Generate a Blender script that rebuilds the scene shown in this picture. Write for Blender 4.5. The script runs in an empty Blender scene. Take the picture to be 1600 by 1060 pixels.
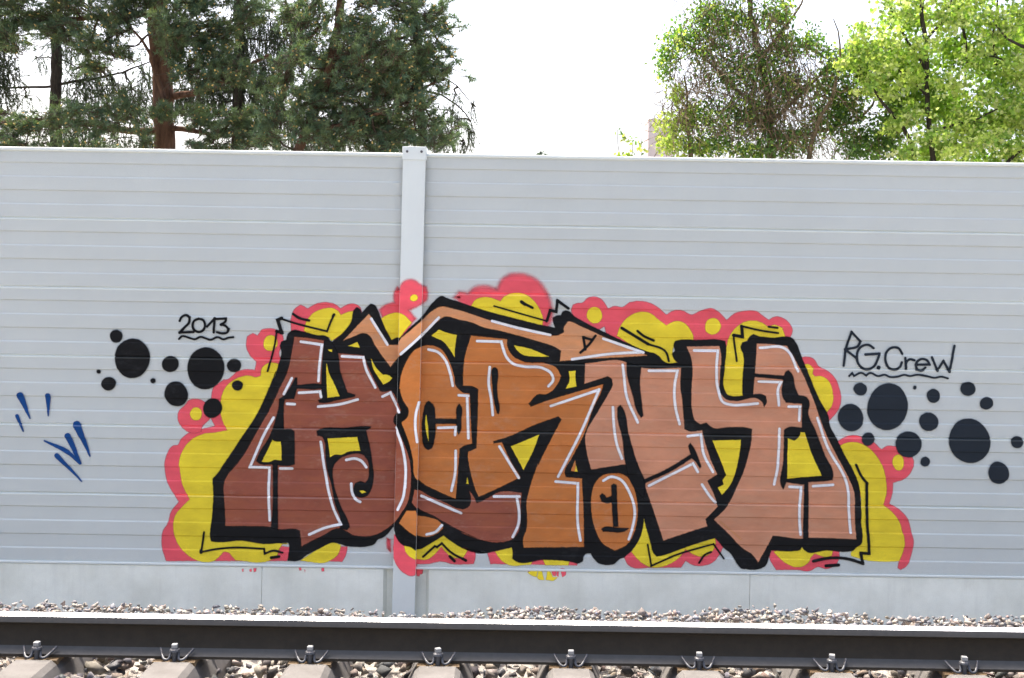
import bpy, bmesh, math, random
import numpy as np
from mathutils import Vector, Matrix
from mathutils.geometry import delaunay_2d_cdt

# ------------------------------------------------------------------ camera, sky, sun, exposure
scn = bpy.context.scene
C = scn.collection
R = math.radians
CAM_Z, FPX, HORIZON, ROLL = 1.72, 1932.0, 440.0, 0.016       # camera 1.72 m above the sleepers, photo 1600 px wide
cam_d = bpy.data.cameras.new('camera')
cam_d.sensor_fit = 'HORIZONTAL'; cam_d.sensor_width = 36.0
cam_d.lens = 36.0 * FPX / 1600.0
cam_d.shift_y = -(530.0 - HORIZON) / 1600.0
cam_d.clip_start = 0.05; cam_d.clip_end = 1500
cam = bpy.data.objects.new('camera', cam_d); C.objects.link(cam)
cr, sr = math.cos(ROLL), math.sin(ROLL)
cam.matrix_world = Matrix(((cr, -sr, 0, 0), (0, 0, -1, 0), (sr, cr, 0, CAM_Z), (0, 0, 0, 1)))
scn.camera = cam

SUN_EL, SUN_AZ = 64.0, -32.0                                   # behind the wall, to the left
world = bpy.data.worlds.new('World'); scn.world = world; world.use_nodes = True
wn = world.node_tree; bg = wn.nodes['Background']
sky = wn.nodes.new('ShaderNodeTexSky'); sky.sky_type = 'NISHITA'; sky.sun_disc = False
sky.sun_elevation = R(SUN_EL); sky.sun_rotation = R(SUN_AZ)
sky.air_density = 0.8; sky.dust_density = 7.0; sky.ozone_density = 0.6
wn.links.new(sky.outputs[0], bg.inputs[0]); bg.inputs[1].default_value = 0.15
sl = bpy.data.lights.new('sun', 'SUN'); sl.energy = 2.0; sl.angle = R(0.55); sl.color = (1.0, 0.95, 0.87)
so = bpy.data.objects.new('sun', sl); C.objects.link(so)
sv = Vector((math.sin(R(SUN_AZ)) * math.cos(R(SUN_EL)), math.cos(R(SUN_AZ)) * math.cos(R(SUN_EL)), math.sin(R(SUN_EL))))
so.rotation_euler = sv.to_track_quat('Z', 'Y').to_euler(); so.location = (-6, 12, 14)
scn.view_settings.view_transform = 'Standard'; scn.view_settings.look = 'None'
scn.view_settings.gamma = 1; scn.view_settings.use_curve_mapping = False
scn.view_settings.exposure = 1.9
scn.render.engine = 'CYCLES'
scn.cycles.use_denoising = True
scn.cycles.transparent_max_bounces = 24
scn.cycles.max_bounces = 6

WALL_Y, RAIL_Y = 9.0, 5.54
Z_TOP, Z_BOT = 2.63, -0.37                                     # the metal part of the barrier

def at(u, v, Y):
    """world point seen at photo pixel (u, v) when it stands Y metres away"""
    a, b = (u - 800) / FPX, (HORIZON - v) / FPX
    return Vector(((a * cr - b * sr) * Y, Y, CAM_Z + (a * sr + b * cr) * Y))

# ------------------------------------------------------------------ materials
def lin(c):
    return tuple((x / 12.92 if x <= 0.04045 else ((x + 0.055) / 1.055) ** 2.4) for x in (v / 255.0 for v in c))
def newmat(name):
    m = bpy.data.materials.new(name); m.use_nodes = True
    nt = m.node_tree; nt.nodes.clear()
    return m, nt, nt.nodes, nt.links
def N(nt, typ, **kw):
    n = nt.nodes.new(typ)
    for k, v in kw.items(): setattr(n, k, v)
    return n
def math_node(nt, op, a, b=None, c=None):
    n = nt.nodes.new('ShaderNodeMath'); n.operation = op
    for i, x in enumerate((a, b, c)):
        if x is None: continue
        if isinstance(x, (int, float)): n.inputs[i].default_value = x
        else: nt.links.new(x, n.inputs[i])
    return n.outputs[0]
def mixcol(nt, fac, a, b, mode='MIX'):
    n = nt.nodes.new('ShaderNodeMix'); n.data_type = 'RGBA'; n.blend_type = mode
    for sock, x in ((n.inputs[0], fac), (n.inputs[6], a), (n.inputs[7], b)):
        if isinstance(x, (int, float)): sock.default_value = x
        elif isinstance(x, tuple): sock.default_value = (*x[:3], 1)
        else: nt.links.new(x, sock)
    return n.outputs[2]
def noise(nt, scale, detail=4, rough=0.6, vec=None, dim='3D'):
    n = nt.nodes.new('ShaderNodeTexNoise'); n.inputs['Scale'].default_value = scale
    n.inputs['Detail'].default_value = detail; n.inputs['Roughness'].default_value = rough
    if vec is None:
        g = nt.nodes.new('ShaderNodeNewGeometry'); vec = g.outputs['Position']
    nt.links.new(vec, n.inputs['Vector'])
    return n.outputs['Fac']
def ramp(nt, fac, lo, hi):
    n = nt.nodes.new('ShaderNodeMapRange'); n.clamp = True
    nt.links.new(fac, n.inputs[0]); n.inputs[1].default_value = lo; n.inputs[2].default_value = hi
    return n.outputs[0]
def stretch(nt, sx, sy, sz):
    g = nt.nodes.new('ShaderNodeNewGeometry'); m = nt.nodes.new('ShaderNodeVectorMath'); m.operation = 'MULTIPLY'
    nt.links.new(g.outputs['Position'], m.inputs[0]); m.inputs[1].default_value = (sx, sy, sz)
    return m.outputs[0]
def finish(nt, col, rough=0.5, metal=0.0, spec=0.5, bump=None, bump_d=0.002, alpha=None):
    p = nt.nodes.new('ShaderNodeBsdfPrincipled'); o = nt.nodes.new('ShaderNodeOutputMaterial')
    for sock, x in (('Base Color', col), ('Roughness', rough), ('Metallic', metal), ('Specular IOR Level', spec)):
        if isinstance(x, (int, float)): p.inputs[sock].default_value = x
        elif isinstance(x, tuple): p.inputs[sock].default_value = (*x[:3], 1)
        else: nt.links.new(x, p.inputs[sock])
    if bump is not None:
        b = nt.nodes.new('ShaderNodeBump'); b.inputs['Distance'].default_value = bump_d; b.inputs['Strength'].default_value = 1
        nt.links.new(bump, b.inputs['Height']); nt.links.new(b.outputs[0], p.inputs['Normal'])
    sh = p.outputs[0]
    if alpha is not None:
        t = nt.nodes.new('ShaderNodeBsdfTransparent'); mx = nt.nodes.new('ShaderNodeMixShader')
        nt.links.new(alpha, mx.inputs[0]); nt.links.new(t.outputs[0], mx.inputs[1]); nt.links.new(sh, mx.inputs[2]); sh = mx.outputs[0]
    nt.links.new(sh, o.inputs[0]); return p
PITCH, HOLE = 0.0060, 0.28
def holes(nt):
    """1 inside the punched holes of the perforated sheet (staggered rows), 0 outside"""
    g = nt.nodes.new('ShaderNodeNewGeometry'); s = nt.nodes.new('ShaderNodeSeparateXYZ'); nt.links.new(g.outputs['Position'], s.inputs[0])
    v = math_node(nt, 'DIVIDE', s.outputs[2], PITCH * 0.866)
    row = math_node(nt, 'FLOOR', v)
    odd = math_node(nt, 'MULTIPLY', math_node(nt, 'FLOORED_MODULO', row, 2.0), 0.5)
    u = math_node(nt, 'ADD', math_node(nt, 'DIVIDE', s.outputs[0], PITCH), odd)
    fu = math_node(nt, 'SUBTRACT', math_node(nt, 'FRACT', u), 0.5)
    fv = math_node(nt, 'MULTIPLY', math_node(nt, 'SUBTRACT', math_node(nt, 'FRACT', v), 0.5), 0.866)
    d2 = math_node(nt, 'ADD', math_node(nt, 'MULTIPLY', fu, fu), math_node(nt, 'MULTIPLY', fv, fv))
    return math_node(nt, 'LESS_THAN', d2, HOLE * HOLE)

WALL_COL = (0.645, 0.695, 0.665)
def sheet_mat(name, perforated):
    m, nt, _, _ = newmat(name)
    grime = ramp(nt, noise(nt, 3.0, 6, 0.75, stretch(nt, 1.0, 1.0, 2.0)), 0.55, 0.85)
    dirt = ramp(nt, noise(nt, 1.6, 5, 0.65, stretch(nt, 1.0, 1.0, 0.5)), 0.35, 0.75)
    streak = ramp(nt, noise(nt, 6.0, 3, 0.6, stretch(nt, 3.0, 1, 0.12)), 0.5, 0.9)
    c = mixcol(nt, dirt, WALL_COL, tuple(x * 0.94 for x in WALL_COL))
    c = mixcol(nt, math_node(nt, 'MULTIPLY', grime, 0.22), c, (0.42, 0.41, 0.37))
    c = mixcol(nt, math_node(nt, 'MULTIPLY', streak, 0.14), c, (0.50, 0.51, 0.50))
    c = mixcol(nt, math_node(nt, 'MULTIPLY', noise(nt, 130, 2, 0.6), 0.16), c, tuple(x * 0.72 for x in WALL_COL))
    if perforated: c = mixcol(nt, math_node(nt, 'MULTIPLY', holes(nt), 0.85), c, (0.03, 0.032, 0.035))
    finish(nt, c, 0.42, 0.0, 0.45)
    return m
M_SHEET = sheet_mat('perforated_sheet', True)
M_TRIM = sheet_mat('plain_coated_metal', False)

def lighten(c, f): return tuple(x * (1 - f) + w * f for x, w in zip(c, WALL_COL))
K = (1.27, 1.28, 1.13)
PAINT = {k: tuple(min(0.9, x * f) for x, f in zip(lin(v), K)) for k, v in dict(pink=(234, 82, 98), yellow=(237, 194, 50), black=(17, 18, 20), black2=(34, 41, 51),
         brown=(138, 76, 62), peach=(199, 137, 97), orange=(183, 110, 58), salmon=(190, 131, 106), white=(220, 220, 232), blue=(2, 62, 128)).items()}
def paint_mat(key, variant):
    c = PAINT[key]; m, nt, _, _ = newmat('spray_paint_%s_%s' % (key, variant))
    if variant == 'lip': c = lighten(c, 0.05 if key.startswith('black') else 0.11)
    amt = 0.10 if key.startswith('black') else 0.16
    n1 = ramp(nt, noise(nt, 3.4, 6, 0.7, stretch(nt, 1.0, 1.0, 2.2)), 0.32, 0.68)
    col = mixcol(nt, n1, tuple(x * (1 - amt) for x in c), tuple(min(1, x * (1 + amt)) for x in c))
    if key in ('brown', 'salmon', 'orange', 'peach'):
        # coarse horizontal fill-in strokes of a second coat
        n2 = ramp(nt, noise(nt, 3.2, 4, 0.65, stretch(nt, 1.0, 1.0, 4.0)), 0.46, 0.72)
        warm = dict(brown=(0.40, 0.125, 0.05), salmon=(0.62, 0.33, 0.20), orange=(0.52, 0.20, 0.06), peach=(0.60, 0.33, 0.19))[key]
        col = mixcol(nt, math_node(nt, 'MULTIPLY', n2, 0.62), col, warm)
    if key in ('brown', 'black', 'orange', 'salmon'):
        # pale rubbed scuffs where people and grit have worn the coat
        n3 = ramp(nt, noise(nt, 6.5, 7, 0.8, stretch(nt, 1.0, 1.0, 1.8)), 0.53, 0.74)
        col = mixcol(nt, math_node(nt, 'MULTIPLY', n3, 0.07 if key == 'black' else 0.36), col, (0.52, 0.36, 0.26) if key != 'black' else (0.3, 0.31, 0.33))
    if variant == 'perf': col = mixcol(nt, math_node(nt, 'MULTIPLY', holes(nt), 0.8), col, (0.02, 0.02, 0.022))
    a = nt.nodes.new('ShaderNodeAttribute'); a.attribute_name = 'alpha'
    grain = noise(nt, 420, 2, 0.5)
    # speckled spray edge: the feathered rim breaks up into droplets
    al = ramp(nt, math_node(nt, 'ADD', a.outputs['Fac'], math_node(nt, 'MULTIPLY', math_node(nt, 'SUBTRACT', grain, 0.5), 0.5)), 0.12, 0.88)
    finish(nt, col, 0.6, 0.0, 0.07 if key.startswith('black') else 0.14, alpha=al)
    return m
PM = {k: [paint_mat(k, v) for v in ('perf', 'plain', 'lip')] for k in PAINT}

def concrete_mat(name, c0, c1, sc=5.0, streaks=True):
    m, nt, _, _ = newmat(name)
    n = ramp(nt, noise(nt, sc, 6, 0.65), 0.3, 0.7)
    col = mixcol(nt, n, c0, c1)
    fine = noise(nt, 160, 3, 0.6)
    col = mixcol(nt, math_node(nt, 'MULTIPLY', ramp(nt, fine, 0.45, 0.75), 0.25), col, tuple(x * 0.7 for x in c0))
    if streaks:
        s = ramp(nt, noise(nt, 7.0, 4, 0.7, stretch(nt, 2.2, 1, 0.15)), 0.52, 0.8)
        col = mixcol(nt, math_node(nt, 'MULTIPLY', s, 0.2), col, (0.40, 0.40, 0.37))
    finish(nt, col, 0.9, 0, 0.2, bump=fine, bump_d=0.0012)
    return m
M_BASE = concrete_mat('precast_concrete', (0.64, 0.66, 0.575), (0.81, 0.835, 0.745), 3.2)
M_SLEEPER = concrete_mat('sleeper_concrete', (0.105, 0.097, 0.087), (0.16, 0.15, 0.138), 9.0, False)
def steel(name, c0, c1, rough, metal, sc=30.0):
    m, nt, _, _ = newmat(name)
    n = noise(nt, sc, 5, 0.7)
    finish(nt, mixcol(nt, n, c0, c1), rough, metal, 0.4, bump=n, bump_d=0.0006)
    return m
M_RAIL = steel('rail_steel_weathered', (0.021, 0.0155, 0.0095), (0.056, 0.042, 0.026), 0.8, 0.0, 24)
M_FOOT = steel('rail_foot_dusty', (0.055, 0.054, 0.050), (0.11, 0.106, 0.098), 0.7, 0.0, 30)
M_HEADSIDE = steel('rail_head_side', (0.075, 0.068, 0.058), (0.125, 0.112, 0.096), 0.6, 0.0, 40)
M_POLISH = steel('rail_running_surface', (0.86, 0.86, 0.88), (0.95, 0.95, 0.96), 0.48, 0.8, 60)
M_CLAMP = steel('galvanised_clamp', (0.05, 0.05, 0.052), (0.14, 0.14, 0.145), 0.45, 0.4, 60)
M_SCREW = steel('zinc_screw', (0.26, 0.26, 0.25), (0.38, 0.38, 0.37), 0.45, 0.35, 60)
M_PLATE = steel('plastic_guide_plate', (0.10, 0.062, 0.028), (0.17, 0.11, 0.05), 0.6, 0, 40)

def attr_mat(name, rough=0.9, transl=0.0, spec=0.2, bumpy=None):
    """colour from the 'col' attribute (each stone / leaf has its own), leaves let light through"""
    m, nt, _, _ = newmat(name)
    a = nt.nodes.new('ShaderNodeAttribute'); a.attribute_name = 'col'
    col = a.outputs['Color']
    if bumpy:
        n = noise(nt, bumpy, 5, 0.7)
        col = mixcol(nt, ramp(nt, n, 0.3, 0.75), mixcol(nt, 1.0, col, (0.72, 0.70, 0.68), 'MULTIPLY'), mixcol(nt, 1.0, col, (1.2, 1.2, 1.2), 'MULTIPLY'))
        finish(nt, col, rough, 0, spec, bump=n, bump_d=0.003)
        return m
    p = finish(nt, col, rough, 0, spec)
    if transl > 0:
        o = [n for n in nt.nodes if n.type == 'OUTPUT_MATERIAL'][0]
        t = nt.nodes.new('ShaderNodeBsdfTranslucent'); mx = nt.nodes.new('ShaderNodeMixShader'); mx.inputs[0].default_value = transl
        nt.links.new(mixcol(nt, 1.0, col, (1.12, 1.25, 0.6), 'MULTIPLY'), t.inputs[0])
        nt.links.new(p.outputs[0], mx.inputs[1]); nt.links.new(t.outputs[0], mx.inputs[2]); nt.links.new(mx.outputs[0], o.inputs[0])
    return m
M_STONE = attr_mat('ballast_stone', 0.95, 0, 0.12, 45.0)
M_NEEDLE = attr_mat('conifer_needles', 0.6, 0.35, 0.3)
M_LEAF = attr_mat('thin_leaves', 0.5, 0.6, 0.35)
def bark_mat(name, c0, c1, sc=14):
    m, nt, _, _ = newmat(name)
    n = noise(nt, sc, 6, 0.7, stretch(nt, 1, 1, 0.25))
    finish(nt, mixcol(nt, ramp(nt, n, 0.35, 0.7), c0, c1), 0.95, 0, 0.1, bump=n, bump_d=0.03)
    return m
M_PINEBARK = bark_mat('pine_bark', (0.055, 0.033, 0.023), (0.185, 0.100, 0.064))
M_DARKBARK = bark_mat('dark_bark', (0.022, 0.018, 0.014), (0.07, 0.058, 0.046))
M_VINE = bark_mat('dry_vine_stems', (0.10, 0.07, 0.042), (0.25, 0.19, 0.12), 6)
M_PLASTER = concrete_mat('pink_plaster', (0.56, 0.48, 0.46), (0.66, 0.57, 0.55), 6.0)
M_TILE = bark_mat('roof_tile', (0.16, 0.05, 0.03), (0.27, 0.10, 0.06))
m, nt, _, _ = newmat('ground_gravel')
gn = noise(nt, 18, 6, 0.75); finish(nt, mixcol(nt, ramp(nt, gn, 0.3, 0.7), (0.28, 0.255, 0.225), (0.42, 0.39, 0.35)), 1.0, 0, 0.1, bump=gn, bump_d=0.03)
M_GROUND = m

# ------------------------------------------------------------------ object helpers
def tag(o, label=None, cat=None, group=None, kind=None):
    for k, v in (('label', label), ('category', cat), ('group', group), ('kind', kind)):
        if v: o[k] = v
    return o
def attach(o, parent):
    if parent is not None:
        o.parent = parent
        t = Vector(parent.get('base', (0, 0, 0)))
        o.matrix_parent_inverse = Matrix.Translation(-t)
def thing(name, loc, label, cat, group=None):
    e = bpy.data.objects.new(name, None); C.objects.link(e); e.location = loc; e.empty_display_size = 0.2
    BASES[e.name] = Vector(loc)
    return tag(e, label, cat, group)
BASES = {}
def link(o, parent=None):
    C.objects.link(o)
    if parent is not None:
        o.parent = parent
        if parent.name in BASES: o.matrix_parent_inverse = Matrix.Translation(-BASES[parent.name])
    return o
def mesh_obj(name, verts, faces, mats, parent=None, idx=None, smooth=False):
    me = bpy.data.meshes.new(name); me.from_pydata([tuple(v) for v in verts], [], faces)
    for mt in (mats if isinstance(mats, (list, tuple)) else [mats]): me.materials.append(mt)
    if idx is not None: me.polygons.foreach_set('material_index', idx)
    if smooth: me.polygons.foreach_set('use_smooth', [True] * len(me.polygons))
    me.update()
    return link(bpy.data.objects.new(name, me), parent)
def box_geo(x0, x1, y0, y1, z0, z1):
    v = [(x, y, z) for z in (z0, z1) for y in (y0, y1) for x in (x0, x1)]
    return v, [(0, 2, 3, 1), (4, 5, 7, 6), (0, 1, 5, 4), (2, 6, 7, 3), (0, 4, 6, 2), (1, 3, 7, 5)]
def bevel_box(name, x0, x1, y0, y1, z0, z1, bev, mat, parent, seg=2):
    v, f = box_geo(x0, x1, y0, y1, z0, z1)
    bm = bmesh.new(); vs = [bm.verts.new(p) for p in v]
    for q in f: bm.faces.new([vs[i] for i in q])
    bmesh.ops.bevel(bm, geom=bm.edges[:], offset=bev, segments=seg, profile=0.5, affect='EDGES')
    me = bpy.data.meshes.new(name); bm.to_mesh(me); bm.free(); me.materials.append(mat)
    return link(bpy.data.objects.new(name, me), parent)
def extrude_profile(pts, x0, x1, closed=True):
    """pts (y,z) extruded along x"""
    n = len(pts); v = [(x0, y, z) for y, z in pts] + [(x1, y, z) for y, z in pts]
    f = [(i, (i + 1) % n, n + (i + 1) % n, n + i) for i in range(n if closed else n - 1)]
    if closed: f += [tuple(range(n))[::-1], tuple(range(n, 2 * n))]
    return v, f
def tube_geo(path, radii, sides=7):
    path = [Vector(p) for p in path]; V = []; F = []
    up = Vector((0.13, 0.21, 0.97))
    for i, p in enumerate(path):
        d = (path[min(i + 1, len(path) - 1)] - path[max(i - 1, 0)]).normalized()
        a = d.cross(up); a = a.normalized() if a.length > 1e-4 else Vector((1, 0, 0)); b = d.cross(a).normalized()
        for k in range(sides):
            t = 2 * math.pi * k / sides
            V.append(p + (a * math.cos(t) + b * math.sin(t)) * radii[i])
    for i in range(len(path) - 1):
        for k in range(sides):
            F.append((i * sides + k, i * sides + (k + 1) % sides, (i + 1) * sides + (k + 1) % sides, (i + 1) * sides + k))
    F.append(tuple(range(sides))); F.append(tuple((len(path) - 1) * sides + k for k in range(sides))[::-1])
    return V, F
def merge(geos):
    V = []; F = []
    for v, f in geos:
        o = len(V); V += list(v); F += [tuple(i + o for i in q) for q in f]
    return V, F
def smooth_path(pts, closed=False, step=0.01, corner=52.0):
    """Hermite curve through the points; a point where the path turns sharply stays a corner"""
    P = [Vector(p) for p in pts]; n = len(P); out = []
    def tan(i, seg):
        if not closed and (i == 0 or i == n - 1): return seg.normalized()
        a = P[i] - P[i - 1]; b = P[(i + 1) % n] - P[i]
        if a.length < 1e-6 or b.length < 1e-6: return seg.normalized()
        if math.degrees(a.angle(b)) > corner: return seg.normalized()
        t = a.normalized() / a.length + b.normalized() / b.length
        return t.normalized() if t.length > 1e-6 else seg.normalized()
    for i in range(n if closed else n - 1):
        p, q = P[i], P[(i + 1) % n]; s = q - p; L = s.length
        if L < 1e-6: continue
        t0, t1 = tan(i, s) * L, tan((i + 1) % n, s) * L
        k = max(1, int(L / step))
        for j in range(k):
            t = j / k; t2 = t * t; t3 = t2 * t
            out.append(p * (2 * t3 - 3 * t2 + 1) + t0 * (t3 - 2 * t2 + t) + q * (-2 * t3 + 3 * t2) + t1 * (t3 - t2))
    if not closed: out.append(P[-1].copy())
    return out

# ------------------------------------------------------------------ ground and ballast
prof = [(-60, -0.14), (6.75, -0.14), (7.1, -0.30), (7.9, -0.80), (12, -0.85), (30, -0.9), (400, -0.5)]
gv = []; gf = []
xs = [-300, -40, -12, 12, 40, 300]
for y, z in prof: gv += [(x, y, z) for x in xs]
for i in range(len(prof) - 1):
    for k in range(len(xs) - 1):
        a = i * len(xs) + k; gf.append((a, a + 1, a + 1 + len(xs), a + len(xs)))
tag(mesh_obj('ground', gv, gf, M_GROUND), kind='structure')

SLEEPERS = [(u - 800) / 353.5 + 0.027 for u in (-150, 60, 274, 485, 685, 891, 1091, 1297, 1505, 1715)]
rng = np.random.default_rng(11); random.seed(5)
def stone_variants(n):
    out = []
    for _ in range(n):
        bm = bmesh.new()
        k = random.randint(7, 10)
        for _ in range(k):
            d = Vector((random.gauss(0, 1), random.gauss(0, 1), random.gauss(0, 1))).normalized() * random.uniform(0.8, 1.08)
            bm.verts.new((d.x, d.y * random.uniform(0.55, 1.0), d.z * 0.62))
        bmesh.ops.convex_hull(bm, input=bm.verts)
        for v in [v for v in bm.verts if not v.link_faces]: bm.verts.remove(v)
        bmesh.ops.triangulate(bm, faces=bm.faces[:]); bm.verts.index_update()
        out.append((np.array([v.co[:] for v in bm.verts]), np.array([[v.index for v in f.verts] for f in bm.faces]))); bm.free()
    return out
STONES = stone_variants(28)
def rand_rot(n):
    q = rng.normal(size=(n, 4)); q /= np.linalg.norm(q, axis=1)[:, None]; w, x, y, z = q.T
    return np.stack([np.stack([1 - 2 * (y * y + z * z), 2 * (x * y - z * w), 2 * (x * z + y * w)], 1),
                     np.stack([2 * (x * y + z * w), 1 - 2 * (x * x + z * z), 2 * (y * z - x * w)], 1),
                     np.stack([2 * (x * z - y * w), 2 * (y * z + x * w), 1 - 2 * (x * x + y * y)], 1)], 1)
def tri_mesh(name, V, T, mats, cols=None, parent=None, midx=None):
    """fast triangle mesh from arrays, one colour per vertex"""
    me = bpy.data.meshes.new(name); nv, nf = len(V), len(T)
    me.vertices.add(nv); me.vertices.foreach_set('co', np.ascontiguousarray(V, dtype=np.float32).ravel())
    me.loops.add(nf * 3); me.loops.foreach_set('vertex_index', np.ascontiguousarray(T, dtype=np.int32).ravel())
    me.polygons.add(nf); me.polygons.foreach_set('loop_start', np.arange(0, nf * 3, 3, dtype=np.int32))
    for mt in (mats if isinstance(mats, (list, tuple)) else [mats]): me.materials.append(mt)
    if midx is not None: me.polygons.foreach_set('material_index', np.asarray(midx, dtype=np.int32))
    if cols is not None:
        a = me.attributes.new('col', 'FLOAT_COLOR', 'POINT')
        a.data.foreach_set('color', np.concatenate([cols, np.ones((nv, 1))], 1).astype(np.float32).ravel())
    me.update(calc_edges=True); me.validate()
    return link(bpy.data.objects.new(name, me), parent)
def ballast_height(x, y):
    z = -0.045 + 0.018 * np.sin(x * 2.1 + 1.3) * np.cos(y * 3.1) + 0.012 * np.sin(x * 5.3 + y * 2)
    z = np.where((y < 5.62), z + 0.012, z)
    z = np.where(y > 6.15, z + 0.002 + 0.013 * x / 2.5, z)
    z = z - 0.055 * np.exp(-((y - RAIL_Y) / 0.12) ** 2)
    crest = 6.64 + 0.05 * np.sin(x * 1.7) + 0.03 * np.sin(x * 4.1 + 1)
    return np.where(y > crest, z - (y - crest) * 0.62, z)
def make_ballast():
    PALETTE = np.array([(0.30, 0.27, 0.235), (0.36, 0.30, 0.25), (0.24, 0.235, 0.235), (0.42, 0.37, 0.31), (0.15, 0.145, 0.145), (0.33, 0.26, 0.22), (0.46, 0.42, 0.37), (0.27, 0.24, 0.20), (0.20, 0.205, 0.22)])
    VV = []; TT = []; CC = []; off = 0
    def batch(n, x0, x1, y0, y1, smin, smax, dz):
        nonlocal off
        x = rng.uniform(x0, x1, n); y = rng.uniform(y0, y1, n)
        keep = np.ones(n, bool)
        for s in SLEEPERS: keep &= ~((np.abs(x - s) < 0.115) & (y > 3.5) & (y < 6.17))
        for ry in (RAIL_Y, RAIL_Y - 1.505): keep &= ~((np.abs(y - ry) < 0.098))
        x, y = x[keep], y[keep]; n = len(x)
        s = rng.uniform(smin, smax, n) * (1 + 0.35 * (rng.random(n) < 0.12))
        z = ballast_height(x, y) - dz - s * 0.35 + rng.normal(0, 0.007, n)
        rot = rand_rot(n); var = rng.integers(0, len(STONES), n)
        aniso = rng.uniform(0.75, 1.3, (n, 3))
        col = 0.54 * PALETTE[rng.integers(0, len(PALETTE), n)] * rng.uniform(0.8, 1.25, (n, 1)) * rng.uniform(0.95, 1.05, (n, 3))
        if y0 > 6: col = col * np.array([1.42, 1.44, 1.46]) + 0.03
        for k, (sv_, st_) in enumerate(STONES):
            sel = np.where(var == k)[0]
            if not len(sel): continue
            P = np.einsum('nij,nvj->nvi', rot[sel], sv_[None] * aniso[sel][:, None, :]) * s[sel][:, None, None]
            P[..., 2] *= 0.8
            P += np.stack([x[sel], y[sel], z[sel]], 1)[:, None, :]
            m = len(sv_)
            VV.append(P.reshape(-1, 3)); TT.append((st_[None] + (np.arange(len(sel)) * m)[:, None, None]).reshape(-1, 3) + off)
            CC.append(np.repeat(col[sel], m, 0)); off += len(sel) * m
    batch(3600, -4.6, 4.6, 4.7, 6.2, 0.026, 0.050, 0.0)
    batch(3600, -4.6, 4.6, 4.7, 6.2, 0.026, 0.042, 0.035)
    batch(500, -4.6, 4.6, 5.1, 5.5, 0.034, 0.058, 0.0)
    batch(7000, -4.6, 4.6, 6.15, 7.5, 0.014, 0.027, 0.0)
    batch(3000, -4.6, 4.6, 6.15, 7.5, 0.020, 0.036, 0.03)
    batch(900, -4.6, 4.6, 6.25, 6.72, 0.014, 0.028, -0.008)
    batch(3800, -4.6, 4.6, 3.6, 4.7, 0.028, 0.044, 0.01)
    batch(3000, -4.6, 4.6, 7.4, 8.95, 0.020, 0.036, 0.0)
    o = tri_mesh('ballast', np.concatenate(VV), np.concatenate(TT), M_STONE, np.concatenate(CC))
    tag(o, 'grey and tan crushed stone ballast around the rail and sleepers', 'ballast', kind='stuff')
make_ballast()

# ------------------------------------------------------------------ railway track
track = thing('railway_track', (0, RAIL_Y - 0.7525, -0.2), 'dark steel rail on pale concrete sleepers with spring clamps below the grey wall', 'railway track')
# half profile of a 60 kg rail: (offset from the web, height above the foot)
half = [(0.075, 0.0), (0.075, 0.0115), (0.060, 0.0150), (0.030, 0.0235), (0.016, 0.032), (0.0095, 0.050), (0.00825, 0.085), (0.0095, 0.115), (0.014, 0.128), (0.034, 0.136), (0.0362, 0.140), (0.0350, 0.158), (0.0320, 0.1665), (0.0250, 0.1702), (0.010, 0.172)]
def make_rail(name, y, x0, x1):
    pr = [(y - a, 0.028 + b) for a, b in half] + [(y + a, 0.028 + b) for a, b in half[::-1]]
    v, f = extrude_profile(pr, x0, x1); n = len(pr); idx = []
    for i in range(n):
        a = (i, (i + 1) % n); lo = min(pr[a[0]][1], pr[a[1]][1]) - 0.028
        idx.append(2 if lo > 0.165 else (1 if lo > 0.137 else (3 if 0.010 < lo < 0.030 else 0)))
    o = mesh_obj(name, v, f, [M_RAIL, M_HEADSIDE, M_POLISH, M_FOOT], track, idx + [0, 0])
    for i, p in enumerate(o.data.polygons):
        if i < n: p.use_smooth = True
    o.data.set_sharp_from_angle(angle=R(32))
    return o
make_rail('rail', RAIL_Y, -7.5, 7.5)
make_rail('rail', RAIL_Y - 1.505, -7.5, 7.5)
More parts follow.
